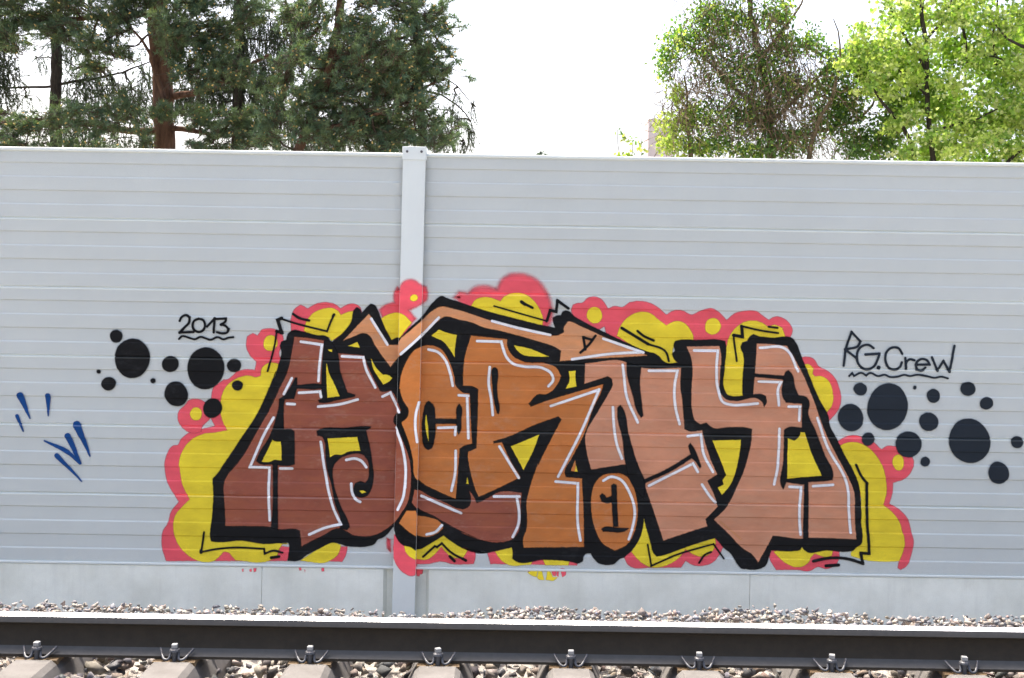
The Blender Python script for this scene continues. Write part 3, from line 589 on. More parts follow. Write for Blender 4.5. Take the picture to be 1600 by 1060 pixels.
  ('dot','black',6,9.3,[-2828,1276,-2830,1260,-2838,1246,-2849,1235,-2865,1229,-2882,1229,-2898,1234,-2910,1245,-2918,1259,-2921,1274,-2920,1289,-2912,1304,-2900,1315,-2884,1321,-2867,1321,-2851,1315,-2837,1305,-2830,1291]),
  ('dot','black',6,9.3,[-2624,1118,-2633,1071,-2654,1028,-2686,994,-2727,975,-2775,973,-2819,990,-2852,1024,-2872,1067,-2880,1114,-2875,1161,-2856,1204,-2822,1238,-2779,1257,-2732,1259,-2688,1241,-2652,1208,-2630,1165]),
  ('dot','black',6,9.3,[-2982,1016,-2982,1010,-2985,1005,-2989,1001,-2995,1000,-3000,1000,-3005,1002,-3010,1005,-3012,1010,-3014,1015,-3013,1021,-3010,1026,-3006,1029,-3001,1031,-2995,1031,-2990,1029,-2986,1025,-2983,1021]),
  ('dot','black',6,9.3,[-2870,930,-2874,912,-2883,897,-2897,886,-2914,880,-2932,880,-2949,884,-2963,895,-2974,910,-2978,928,-2975,946,-2964,961,-2950,971,-2933,977,-2915,978,-2898,973,-2882,963,-2872,947]),
  ('dot','black',6,9.3,[-2582,956,-2583,949,-2586,944,-2591,940,-2598,937,-2604,937,-2611,939,-2616,943,-2620,949,-2621,955,-2620,962,-2616,968,-2611,972,-2605,974,-2598,975,-2592,973,-2586,969,-2583,963]),
  ('dot','black',6,9.3,[-2413,1080,-2417,1061,-2428,1044,-2444,1030,-2464,1022,-2486,1020,-2508,1027,-2525,1040,-2535,1058,-2537,1078,-2533,1097,-2524,1115,-2508,1128,-2488,1137,-2465,1138,-2445,1131,-2427,1118,-2416,1100]),
  ('dot','black',6,9.3,[-2082,1055,-2092,1005,-2115,960,-2149,924,-2192,903,-2241,901,-2288,919,-2324,954,-2344,1000,-2351,1050,-2345,1100,-2325,1145,-2291,1181,-2245,1202,-2197,1204,-2151,1186,-2113,1151,-2089,1105]),
  ('dot','black',6,9.3,[-1960,1077,-1964,1059,-1972,1044,-1986,1033,-2002,1027,-2019,1027,-2036,1031,-2050,1042,-2060,1057,-2065,1075,-2061,1093,-2051,1108,-2037,1119,-2021,1125,-2004,1125,-1986,1121,-1972,1110,-1962,1095]),
  ('dot','black',6,9.3,[-2344,864,-2346,832,-2361,803,-2385,782,-2414,772,-2443,774,-2470,785,-2494,805,-2509,831,-2515,861,-2511,893,-2497,922,-2475,943,-2447,953,-2417,952,-2390,940,-2369,921,-2353,895]),
  ('dot','black',6,9.3,[-1944,931,-1947,918,-1954,906,-1965,898,-1978,894,-1992,894,-2005,898,-2016,906,-2023,917,-2027,930,-2025,943,-2018,954,-2006,962,-1993,967,-1979,967,-1966,963,-1954,955,-1946,944]),
  ('dot','black',6,9.3,[-2094,764,-2099,741,-2112,720,-2130,704,-2152,694,-2176,692,-2200,700,-2220,716,-2231,738,-2233,762,-2228,786,-2218,806,-2201,823,-2178,832,-2153,834,-2130,827,-2111,810,-2099,789]),
 ],
 'dots_right': [
  ('dot','black2',6,9.3,[2597,977,2595,962,2588,948,2575,936,2558,931,2540,931,2524,937,2511,947,2502,961,2497,976,2500,991,2508,1006,2522,1017,2538,1023,2556,1023,2573,1016,2586,1006,2594,993]),
  ('dot','black2',6,9.3,[2894,855,2886,797,2861,747,2822,709,2775,687,2725,682,2676,699,2633,737,2605,790,2599,850,2612,908,2639,958,2675,995,2720,1018,2771,1022,2821,1005,2861,968,2885,915]),
  ('dot','black2',6,9.3,[2956,995,2956,989,2953,985,2950,981,2946,979,2941,979,2937,981,2933,984,2930,989,2930,994,2931,1000,2933,1004,2937,1008,2941,1010,2945,1010,2950,1008,2954,1005,2956,1000]),
  ('dot','black2',6,9.3,[3127,938,3124,921,3117,905,3105,893,3089,886,3070,886,3054,892,3041,904,3034,919,3030,936,3032,953,3039,968,3053,980,3069,987,3087,988,3103,981,3117,970,3125,954]),
  ('dot','black2',6,9.3,[3388,992,3384,973,3374,957,3358,945,3340,940,3321,940,3303,946,3289,957,3279,972,3274,990,3277,1009,3286,1025,3301,1036,3320,1042,3339,1042,3356,1036,3371,1025,3383,1010]),
  ('dot','black2',6,9.3,[3515,889,3512,874,3504,861,3490,850,3475,844,3457,843,3440,847,3426,858,3417,872,3416,888,3420,903,3428,916,3440,927,3456,933,3474,934,3490,930,3504,919,3512,905]),
  ('dot','black2',6,9.3,[2573,770,2571,736,2557,705,2531,681,2499,670,2466,671,2437,684,2412,706,2394,735,2387,767,2392,802,2407,833,2432,857,2463,868,2496,867,2526,854,2549,832,2565,803]),
  ('dot','black2',6,9.3,[3120,748,3115,724,3102,703,3083,688,3061,681,3038,681,3015,688,2997,702,2985,722,2979,746,2982,771,2993,792,3013,807,3036,814,3059,814,3080,806,3100,792,3114,772]),
  ('dot','black2',6,9.3,[2655,615,2652,599,2644,585,2631,574,2617,567,2601,566,2585,571,2571,582,2564,597,2563,614,2566,630,2573,644,2585,655,2599,662,2616,663,2631,658,2644,647,2652,632]),
  ('dot','black2',6,9.3,[2999,581,2992,547,2975,517,2950,496,2921,485,2889,485,2859,496,2834,515,2817,544,2809,578,2813,613,2829,643,2856,664,2886,674,2917,674,2947,664,2973,644,2993,615]),
  ('dot','black2',6,9.3,[3498,616,3494,559,3469,507,3426,470,3375,452,3324,455,3276,475,3235,510,3207,556,3196,611,3204,668,3228,719,3267,756,3317,774,3370,772,3417,751,3455,716,3483,670]),
  ('dot','black2',6,9.3,[3737,611,3736,596,3729,582,3717,571,3701,566,3685,566,3670,572,3658,582,3650,595,3646,609,3648,624,3656,638,3668,649,3683,654,3700,654,3715,648,3727,638,3734,625]),
  ('dot','black2',6,9.3,[3064,457,3062,445,3056,435,3046,427,3035,422,3023,421,3010,425,3000,433,2994,444,2993,456,2996,468,3001,479,3010,487,3021,492,3034,493,3046,489,3056,481,3062,470]),
  ('dot','black2',6,9.3,[3638,385,3636,356,3623,331,3602,312,3577,303,3551,304,3526,314,3506,332,3492,355,3487,382,3490,411,3503,437,3522,456,3547,465,3574,463,3598,453,3617,436,3631,412]),
 ],
 'base': [
  ('overspray','yellow',1,9.3,[149,-395,188,-370,223,-376,211,-425,180,-417]),
  ('overspray','yellow',1,9.3,[217,-429,228,-376,252,-385,268,-446,233,-444]),
  ('overspray','yellow',1,9.3,[282,-446,289,-384,307,-375,330,-423,365,-427,339,-449]),
  ('overspray','pink',1,9.3,[316,-375,338,-369,355,-383,352,-418,334,-414]),
  ('overspray','pink',1,9.3,[360,-370,375,-374,370,-422,361,-414]),
  ('overspray','pink',1,9.3,[383,-366,408,-362,427,-373,424,-408,400,-422]),
  ('overspray','pink',1,9.3,[-1929,-402,-1920,-400,-1919,-420,-1926,-421]),
  ('overspray','pink',1,9.3,[-1876,-406,-1861,-399,-1858,-419,-1873,-421]),
  ('overspray','pink',1,9.3,[-1847,-396,-1824,-394,-1828,-418,-1843,-421]),
  ('overspray','pink',1,9.3,[-1516,-387,-1501,-385,-1496,-402,-1510,-407]),
  ('overspray','pink',1,9.3,[-1476,-399,-1471,-404,-1472,-419]),
  ('overspray','pink',1,9.3,[-1353,-387,-1334,-381,-1331,-408,-1349,-410]),
  ('overspray','pink',1,9.3,[149,-382,160,-369,179,-367,153,-391]),
 ],
}
STROKES = [
 ('mural','highlight','white',7,(19.6,),[-1529,1257,-1375,1237,-1390,1088,-1397,973]),
 ('mural','highlight','white',7,(19.6,),[-1591,990,-1646,874]),
 ('mural','highlight','white',7,(19.6,),[-1536,885,-1383,896,-1375,857]),
 ('mural','highlight','white',7,(19.6,),[-1623,803,-1566,801]),
 ('mural','highlight','white',7,(19.6,),[-1397,786,-1239,806,-1108,843]),
 ('mural','highlight','white',7,(19.6,),[-1718,702,-1774,600,-1884,339,-1743,337,-1745,161,-1744,124,-1735,-47]),
 ('mural','highlight','white',7,(19.6,),[-1664,332,-1576,333]),
 ('mural','highlight','white',7,(19.6,),[-1373,532,-1338,317,-1296,124,-1263,26,-1218,-66,-1332,-94,-1445,-144]),
 ('mural','highlight','white',7,(19.6,),[-1227,1156,-1073,1150,-1054,1075,-982,932]),
 ('mural','highlight','white',7,(19.6,),[-928,868,-871,896,-803,760]),
 ('mural','highlight','white',7,(19.6,),[-823,646,-768,484,-748,353,-750,221,-751,228,-762,148,-801,55]),
 ('mural','highlight','white',7,(19.6,),[-1184,403,-1118,413,-1074,396,-1038,352]),
 ('mural','highlight','white',7,(19.6,),[-1146,230,-1136,160,-1109,116,-1078,99]),
 ('mural','highlight','white',7,(19.6,),[-1020,1432,-899,1245]),
 ('mural','highlight','white',7,(19.6,),[-528,1449,-649,1319,-797,1181]),
 ('mural','highlight','white',7,(19.6,),[-140,1429,28,1387,284,1334]),
 ('mural','highlight','white',7,(19.6,),[671,1314,963,1218]),
 ('mural','highlight','white',7,(19.6,),[954,1220,734,1205,445,1161]),
 ('mural','highlight','white',7,(19.6,),[-599,1215,-533,1198,-480,1146,-443,1059,-419,954]),
 ('mural','highlight','white',7,(19.6,),[-659,833,-680,749,-683,661,-668,547]),
 ('mural','highlight','white',7,(19.6,),[-520,646,-393,653,-396,596]),
 ('mural','highlight','white',7,(19.6,),[-374,886,-304,883]),
 ('mural','highlight','white',7,(19.6,),[-313,878,-306,729,-299,575]),
 ('mural','highlight','white',7,(19.6,),[-390,481,-392,314,-416,191]),
 ('mural','highlight','white',7,(19.6,),[-635,150,-343,28]),
 ('mural','highlight','white',7,(19.6,),[-482,-63,-530,-112,-591,-130]),
 ('mural','highlight','white',7,(19.6,),[-106,154,79,157]),
 ('mural','highlight','white',7,(19.6,),[61,144,78,48,76,-40,35,-138]),
 ('mural','highlight','white',7,(19.6,),[-247,1282,-71,1280,-57,1232,-30,1167,15,1123,94,1103,235,1092,297,1053,311,1009,277,961]),
 ('mural','highlight','white',7,(19.6,),[-152,1094,-157,967,-139,872,-124,745]),
 ('mural','highlight','white',7,(19.6,),[297,818,646,942,524,645,358,304]),
 ('mural','highlight','white',7,(19.6,),[-72,517,72,291]),
 ('mural','highlight','white',7,(19.6,),[341,269,503,258,503,144,502,72,510,-60,528,-156]),
 ('mural','highlight','white',7,(19.6,),[688,281,740,309,802,296,882,192,920,52,904,-62,879,-142]),
 ('mural','highlight','white',7,(19.6,),[815,1127,827,1035,845,905,931,709]),
 ('mural','highlight','white',7,(19.6,),[1006,1086,1213,1089,1197,992,1196,878,1204,823,1236,701]),
 ('mural','highlight','white',7,(19.6,),[749,816,761,658,780,553,821,444]),
 ('mural','highlight','white',7,(19.6,),[1295,614,1391,629,1416,484,1484,357]),
 ('mural','highlight','white',7,(19.6,),[1020,249,1338,417,1374,356]),
 ('mural','highlight','white',7,(19.6,),[1406,264,1474,168,1505,136]),
 ('mural','highlight','white',7,(19.6,),[1333,1239,1505,1239,1498,1129,1514,953,1550,866,1603,849,1709,851,1801,861]),
 ('mural','highlight','white',7,(19.6,),[1812,1266,1992,1264,2092,1099]),
 ('mural','highlight','white',7,(19.6,),[1807,1021,1970,1018,1954,986,1955,850]),
 ('mural','highlight','white',7,(19.6,),[2025,841,2109,842,2106,741]),
 ('mural','highlight','white',7,(19.6,),[1962,679,1960,512,1953,398,1931,274]),
 ('mural','highlight','white',7,(19.6,),[2238,762,2302,579,2465,265,2477,81,2493,-69]),
 ('mural','highlight','white',7,(19.6,),[2043,258,2127,255,2117,75,2128,-88]),
 ('mural','highlight','white',7,(19.6,),[2215,265,2360,277]),
 ('mural','highlight','peach',7,(9.3,),[1538,1,1698,-129]),
 ('mural','accent_line','black',8,(14.0,),[-1767,1038,-1722,1214,-1706,1329]),
 ('mural','accent_line','black',8,(25.6,),[-1706,1329,-1669,1321,-1699,1412,-1671,1426]),
 ('mural','accent_line','black',8,(14.9,),[-1681,1424,-1602,1399,-1339,1335,-1320,1388,-1293,1454]),
 ('mural','accent_line','black',8,(18.6,),[-1590,1458,-1550,1432,-1470,1412]),
 ('mural','accent_line','black',8,(19.6,),[-1291,1458,-1299,1445]),
 ('mural','accent_line','black',8,(14.9,),[-2210,-139,-2230,-284,-2138,-265,-2006,-250,-1773,-255,-1766,-288,-1707,-267,-1636,-279]),
 ('mural','accent_line','black',8,(25.6,),[-2230,-275,-2229,-286]),
 ('mural','accent_line','black',8,(21.0,),[-1719,-317,-1662,-308]),
 ('mural','accent_line','black',8,(12.1,),[-128,1539,26,1497,260,1435]),
 ('mural','accent_line','black',8,(21.0,),[258,1435,281,1514,325,1504,333,1586,413,1530]),
 ('mural','accent_line','black',8,(18.6,),[74,1568,153,1530]),
 ('mural','accent_line','black',8,(23.3,),[71,1573,96,1555]),
 ('mural','accent_line','black',8,(21.4,),[803,1394,999,1279]),
 ('mural','accent_line','black',8,(15.8,),[990,1283,1131,1219,1150,1158]),
 ('mural','accent_line','black',8,(18.6,),[918,1374,962,1340,1038,1306]),
 ('mural','accent_line','black',8,(14.0,),[1644,1166,1617,1355]),
 ('mural','accent_line','black',8,(23.3,),[1617,1355,1683,1343,1675,1422]),
 ('mural','accent_line','black',8,(14.9,),[1669,1423,1806,1393,1942,1375]),
 ('mural','accent_line','black',8,(16.3,),[1871,1420,1937,1413]),
 ('mural','accent_line','black',8,(15.8,),[-615,-293,-530,-215,-515,-222,-480,-194,-422,-251,-302,-315]),
 ('mural','accent_line','black',8,(20.5,),[-421,-286,-386,-320]),
 ('mural','accent_line','black',8,(18.6,),[-333,-300,-302,-315]),
 ('mural','accent_line','black',8,(13.0,),[1018,-179,1032,-254,1046,-333]),
 ('mural','accent_line','black',8,(13.0,),[1042,-334,1217,-255,1496,-167,1573,-271]),
 ('mural','accent_line','black',8,(14.9,),[1393,-305,1436,-247,1480,-225]),
 ('mural','accent_line','black',8,(18.6,),[2524,425,2565,342,2610,290]),
 ('mural','accent_line','black',8,(21.4,),[2605,295,2607,106,2631,-219,2570,-216,2584,-290,2483,-261,2324,-258,2223,-280]),
 ('mural','accent_line','black',8,(23.3,),[2316,-312,2408,-304]),
 ('mural','accent_line','black',8,(18.6,),[506,1210,566,1268,614,1335]),
 ('mural','accent_line','black',8,(18.6,),[542,1233,526,1321,588,1304]),
 ('year','digit','black',6,(18.2,),[-2412,1394,-2398,1423,-2367,1437,-2341,1421,-2344,1384,-2375,1349,-2413,1309,-2312,1315]),
 ('year','digit','black',6,(18.2,),[-2274,1412,-2305,1398,-2318,1363,-2304,1328,-2273,1315,-2238,1333,-2228,1369,-2244,1404,-2274,1412]),
 ('year','digit','black',6,(18.2,),[-2212,1356,-2158,1416,-2165,1313]),
 ('year','digit','black',6,(18.2,),[-2147,1412,-2077,1417,-2077,1402,-2111,1372,-2085,1367,-2056,1341,-2066,1317,-2101,1308,-2141,1316]),
 ('year','underline','black',6,(15.8,),[-2417,1262,-2395,1283,-2365,1279,-2334,1269,-2303,1262,-2259,1280,-2224,1270,-2189,1260,-2136,1280,-2092,1265,-2057,1277,-2022,1282]),
 ('crew','letter','black2',6,(18.2,),[2422,1145,2438,1268,2475,1392,2542,1323,2530,1296,2433,1264,2518,1199]),
 ('crew','letter','black2',6,(18.2,),[2640,1276,2600,1300,2547,1283,2518,1226,2532,1156,2585,1121,2638,1140,2668,1193,2682,1237,2579,1229]),
 ('crew','letter','black2',6,(18.2,),[2849,1238,2820,1279,2776,1283,2733,1247,2728,1176,2761,1129,2805,1125,2831,1143,2845,1177]),
 ('crew','letter','black2',6,(18.2,),[2869,1209,2877,1130,2876,1174,2900,1199,2936,1193]),
 ('crew','letter','black2',6,(18.2,),[2945,1161,3046,1164,3032,1190,2988,1203,2949,1171,2954,1127,2990,1119,3016,1141]),
 ('crew','letter','black2',6,(18.2,),[3063,1217,3104,1121,3147,1192,3192,1114,3228,1303]),
 ('crew','letter','black2',6,(28.0,),[2676,1137,2678,1134]),
 ('crew','underline','black2',6,(14.9,),[2463,1071,2485,1093,2498,1072,2555,1095,2586,1077,2612,1095,2674,1074,2726,1084,2753,1071,2815,1072,2867,1086,2902,1078,2955,1088,3025,1080,3087,1068,3131,1077,3182,1065]),
 ('tag','paint_stroke','blue',6,(51.3,9.3,),[-3565,830,-3489,667]),
 ('tag','paint_stroke','blue',6,(41.9,9.3,),[-3364,834,-3357,689]),
 ('tag','paint_stroke','blue',6,(28.0,11.2,),[-3585,685,-3537,574]),
 ('tag','paint_stroke','blue',6,(60.6,11.7,),[-3149,626,-3049,401]),
 ('tag','paint_stroke','blue',6,(46.6,18.6,),[-3214,543,-3118,347]),
 ('tag','paint_stroke','blue',6,(12.1,32.6,18.6,),[-3385,506,-3192,412,-3122,347]),
 ('tag','paint_stroke','blue',6,(37.3,9.3,),[-3291,400,-3106,215]),
]
ZB = []
for k in range(6):
    for i, (z, y) in enumerate(CASS[:-1]): ZB.append(Z_TOP - 0.5 * k + z)
ZB.append(Z_BOT)
HWP = 0.0825
def drape(bm, alpha, name, col, layer, parent, base_ok=False):
    """cut the flat outline along every fold of the wall, then press it on"""
    zs = [v.co.z for v in bm.verts]; xs = [v.co.x for v in bm.verts]
    z0, z1, x0, x1 = min(zs), max(zs), min(xs), max(xs)
    for zc in ZB:
        if z0 < zc < z1:
            bmesh.ops.bisect_plane(bm, geom=bm.verts[:] + bm.edges[:] + bm.faces[:], plane_co=(0, 0, zc), plane_no=(0, 0, 1))
    crosses = False
    for s in (-1, 1):
        for e in (-0.0015, 0.0015):
            if x0 - 0.03 < POST_X + s * HWP < x1 + 0.03:
                crosses = True
                bmesh.ops.bisect_plane(bm, geom=bm.verts[:] + bm.edges[:] + bm.faces[:], plane_co=(POST_X + s * HWP + e, 0, 1.0), plane_no=Vector((1, 0, -LEAN)).normalized())
    def on_post(x, z, tol): return abs(x - (POST_X + LEAN * (z - 1.0))) < HWP + tol
    lo = 0.0009 * layer + 0.0012
    lifts = bm.verts.layers.float.get('lift')
    for v in bm.verts:
        x, z = v.co.x, v.co.z
        y = PF if (crosses and on_post(x, z, 0.0003)) else WALL_Y + relief(z)
        if crosses and not on_post(x, z, 0.0003) and z < Z_BOT and abs(x - POST_X) < 0.155: y = WALL_Y + 0.026
        v.co.y = y - lo - (v[lifts] if lifts else 0)
    for f in bm.faces:
        c = f.calc_center_median()
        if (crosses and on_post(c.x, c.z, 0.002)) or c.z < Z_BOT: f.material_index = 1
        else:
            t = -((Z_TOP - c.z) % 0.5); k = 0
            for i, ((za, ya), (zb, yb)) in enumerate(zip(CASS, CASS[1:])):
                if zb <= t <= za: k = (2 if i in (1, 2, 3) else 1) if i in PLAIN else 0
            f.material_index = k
    bmesh.ops.recalc_face_normals(bm, faces=bm.faces[:])
    me = bpy.data.meshes.new(name); bm.to_mesh(me); bm.free()
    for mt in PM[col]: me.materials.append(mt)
    return link(bpy.data.objects.new(name, me), parent)
def clampz(x, z, base_ok):
    if base_ok or abs(x - POST_X) < 0.12: return z
    return max(z, Z_BOT + 0.006)
def ring_normals(P):
    n = len(P); out = []
    for i in range(n):
        a = (P[i] - P[i - 1]); b = (P[(i + 1) % n] - P[i])
        na = Vector((a.y, -a.x)).normalized() if a.length > 1e-9 else Vector((0, 0)); nb = Vector((b.y, -b.x)).normalized() if b.length > 1e-9 else Vector((0, 0))
        m = na + nb
        if m.length < 1e-5: m = nb.copy()
        m.normalize(); d = max(0.55, m.dot(nb)); out.append(m / d)
    return out
prnd = random.Random(3)
def paint_fill(name, col, layer, fe, flat, parent, base_ok=False):
    P = [Vector((flat[i] / 1000, flat[i + 1] / 1000)) for i in range(0, len(flat), 2)]
    P = smooth_path(P, True, 0.011, 48)
    area = sum(P[i - 1].x * P[i].y - P[i].x * P[i - 1].y for i in range(len(P)))
    if area < 0: P.reverse()
    P = [p + Vector((prnd.gauss(0, 0.0007), prnd.gauss(0, 0.0007))) for p in P]
    nr = ring_normals(P); h = fe / 2000.0
    inner = [p - q * h for p, q in zip(P, nr)]; outer = [p + q * h for p, q in zip(P, nr)]
    bm = bmesh.new(); al = bm.verts.layers.float.new('alpha')
    def add(p, a):
        v = bm.verts.new((p.x, 0, clampz(p.x, p.y, base_ok))); v[al] = a; return v
    vi = [add(p, 1.0) for p in inner]; vo = [add(p, 0.0) for p in outer]
    cv, _, cf, _, _, _ = delaunay_2d_cdt([p.copy() for p in inner], [], [list(range(len(inner)))], 1, 1e-6)
    cvs = [add(p, 1.0) for p in cv]
    for t in cf:
        try: bm.faces.new([cvs[k] for k in t])
        except ValueError: pass
    n = len(P)
    for i in range(n):
        bm.faces.new([vi[i], vi[(i + 1) % n], vo[(i + 1) % n], vo[i]])
    bmesh.ops.dissolve_degenerate(bm, dist=1e-5, edges=bm.edges[:])
    return drape(bm, al, name, col, layer, parent, base_ok)
def ribbon(bm, al, lf, w, flat, fe=6.0, lift0=0.0):
    P = [Vector((flat[i] / 1000, flat[i + 1] / 1000)) for i in range(0, len(flat), 2)]
    P = smooth_path(P, False, 0.009, 62)
    L = [0.0]
    for a, b in zip(P, P[1:]): L.append(L[-1] + (b - a).length)
    ws = [w[0]] * len(P) if len(w) == 1 else [float(np.interp(l / max(L[-1], 1e-6), np.linspace(0, 1, len(w)), w)) for l in L]
    ws = [x * (1 + prnd.gauss(0, 0.03)) / 1000 for x in ws]
    sec = []
    d0 = (P[1] - P[0]).normalized() if len(P) > 1 else Vector((1, 0)); d1 = (P[-1] - P[-2]).normalized()
    for t in (90, 62, 32): sec.append((P[0] - d0 * ws[0] / 2 * math.sin(R(t)), d0, max(0.0004, ws[0] * math.cos(R(t)))))
    for i, p in enumerate(P):
        a = (p - P[i - 1]).normalized() if i else d0; b = (P[i + 1] - p).normalized() if i < len(P) - 1 else d1
        if i and i < len(P) - 1 and a.angle(b, 0) > R(50):      # sharp turn: two sections instead of a mitre
            sec.append((p + a * ws[i] * 0.45, a, ws[i])); sec.append((p - b * ws[i] * 0.45, b, ws[i]))
        else:
            m = a + b; sec.append((p, m.normalized() if m.length > 1e-6 else b, ws[i]))
    for t in (32, 62, 90): sec.append((P[-1] + d1 * ws[-1] / 2 * math.sin(R(t)), d1, max(0.0004, ws[-1] * math.cos(R(t)))))
    prev = None; f = fe / 2000
    for i, (p, d, ww) in enumerate(sec):
        n = Vector((-d.y, d.x)); row = []; hw = ww / 2
        for off, a in ((-hw - f, 0), (-max(hw - f, 0.0002), 1), (max(hw - f, 0.0002), 1), (hw + f, 0)):
            q = p + n * off; v = bm.verts.new((q.x, 0, clampz(q.x, q.y, False)))
            v[al] = a if 0 < i < len(sec) - 1 else 0.0; v[lf] = lift0 + 0.0004 * i / len(sec); row.append(v)
        if prev:
            for k in range(3): bm.faces.new([prev[k], prev[k + 1], row[k + 1], row[k]])
        prev = row
def paint_stroke(name, col, layer, items, parent):
    bm = bmesh.new(); al = bm.verts.layers.float.new('alpha'); lf = bm.verts.layers.float.new('lift')
    for i, (w, flat) in enumerate(items): ribbon(bm, al, lf, w, flat, lift0=0.0005 * (i % 3))
    return drape(bm, al, name, col, layer, parent)
mural = None
for it in FILLS['mural']:
    if it[0] == 'outline': mural = paint_fill('graffiti_lettering', it[1], it[2], it[3], it[4], barrier)
mural['label'] = 'large black outlined graffiti in brown and orange letters reading HORNY on yellow and pink clouds'
for k, (name, col, layer, fe, flat) in enumerate(FILLS['mural']):
    if name != 'outline': paint_fill(name, col, layer + 0.02 * (k % 12), fe, flat, mural)
for name, col, layer, fe, flat in FILLS['base']: paint_fill(name, col, layer, fe, flat, mural, True)
for key in ('dots_left', 'dots_right'):
    for name, col, layer, fe, flat in FILLS[key]:
        tag(paint_fill('painted_dot', col, layer + 0.5, fe, flat, barrier), 'round black spray painted dot')
heads = {'year': ('year_tag', 'black handwritten 2013 with a wavy underline'), 'crew': ('crew_tag', 'black handwritten RG.Crew with a wavy underline'), 'tag': ('blue_tag', 'blue slanted paint strokes at the left')}
made = {}
for want_head in (True, False):
    for k, (g, name, col, layer, w, flat) in enumerate(STROKES):
        if g == 'mural':
            if want_head: paint_stroke(name, col, layer + 0.03 * (k % 10), [(w, flat)], mural)
            continue
        is_head = name == 'underline' or (g == 'tag' and max(w) > 60)
        if is_head and want_head: made[g] = tag(paint_stroke(heads[g][0], col, layer + 0.1 * (k % 7), [(w, flat)], barrier), heads[g][1])
        elif not is_head and not want_head: paint_stroke(name, col, layer + 0.1 * (k % 7), [(w, flat)], made[g])

# ------------------------------------------------------------------ trees and house behind the wall
def unit(a): return a / np.maximum(np.linalg.norm(a, axis=-1, keepdims=True), 1e-9)
def in_pads(pads, per_area, ydepth=0.55):
    """points spread through flattened clumps (u, v, ru, rv, Y): returns positions, pad index"""
    out = []
    for u, v, ru, rv, Y in pads:
        c = np.array(at(u, v, Y)); s = Y / FPX; a, b = ru * s, rv * s
        n = max(3, int(per_area * a * b * 3.14))
        d = rng.normal(size=(n, 3)); d = unit(d) * rng.random((n, 1)) ** 0.42
        out.append(c + d * np.array([a, ydepth * min(1.0, a + 0.3), b]))
    return out
def needle_geo(pos, dirs, K, length, nl, width, col, spread=0.9):
    """K needles round each shoot of the given length"""
    n = len(pos); t = rng.random((n, K, 1)); r = unit(rng.normal(size=(n, K, 3)))
    d = dirs[:, None, :]; r = unit(r - (r * d).sum(-1, keepdims=True) * d)
    base = pos[:, None, :] + d * t * length
    nd = unit(d * (1 - 0.45 * spread) + r * spread)
    side = unit(np.cross(nd, rng.normal(size=(n, K, 3)))) * width
    tip = base + nd * nl * rng.uniform(0.7, 1.2, (n, K, 1))
    V = np.stack([base - side, base + side, tip], 2).reshape(-1, 3)
    T = np.arange(len(V)).reshape(-1, 3)
    return V, T, np.repeat(col, K * 3, 0)
def stick_geo(a, b, w):
    """thin three-sided sticks from a to b (arrays)"""
    n = len(a); d = unit(b - a); s1 = unit(np.cross(d, rng.normal(size=(n, 3)))); s2 = np.cross(d, s1)
    w = np.broadcast_to(np.asarray(w, float).reshape(-1, 1), (n, 1))
    ring = [s1, -0.5 * s1 + 0.87 * s2, -0.5 * s1 - 0.87 * s2]
    V = np.stack([a + r * w for r in ring] + [b + r * w * 0.55 for r in ring], 1)
    q = np.array([(0, 1, 4), (0, 4, 3), (1, 2, 5), (1, 5, 4), (2, 0, 3), (2, 3, 5)])
    return V.reshape(-1, 3), (q[None] + (np.arange(n) * 6)[:, None, None]).reshape(-1, 3)
def octa_geo(pos, dirs, r, l):
    n = len(pos); s1 = unit(np.cross(dirs, rng.normal(size=(n, 3)))) * r; s2 = unit(np.cross(dirs, s1)) * r
    V = np.stack([pos - dirs * l * 0.3, pos + s1, pos + s2, pos - s1, pos - s2, pos + dirs * l], 1).reshape(-1, 3)
    q = np.array([(0, 2, 1), (0, 3, 2), (0, 4, 3), (0, 1, 4), (5, 1, 2), (5, 2, 3), (5, 3, 4), (5, 4, 1)])
    return V, (q[None] + (np.arange(n) * 6)[:, None, None]).reshape(-1, 3)
class Pack:
    def __init__(s): s.V, s.T, s.C, s.M, s.o = [], [], [], [], 0
    def add(s, V, T, C, m=0):
        if len(V) == 0: return
        C = np.broadcast_to(C, (len(V), 3)); s.V.append(V); s.T.append(T + s.o); s.C.append(C); s.M.append(np.full(len(T), m)); s.o += len(V)
    def build(s, name, mats, parent): return tri_mesh(name, np.concatenate(s.V), np.concatenate(s.T), mats, np.concatenate(s.C), parent, np.concatenate(s.M))
def limbs_mesh(name, limbs, mat, parent):
    geos = []
    for pts, r0, r1 in limbs:
        p = smooth_path([Vector(q) for q in pts], False, 0.12, 170)
        p = [q + Vector((random.gauss(0, .008), random.gauss(0, .008), random.gauss(0, .008))) for q in p]
        rr = [r0 + (r1 - r0) * i / (len(p) - 1) for i in range(len(p))]
        geos.append(tube_geo(p, rr, 8))
    v, f = merge(geos); return mesh_obj(name, v, f, mat, parent, smooth=True)
def px_path(pts, Y, dy=0.0):
    n = len(pts); return [at(u, v, Y + dy * i / max(1, n - 1)) for i, (u, v) in enumerate(pts)]
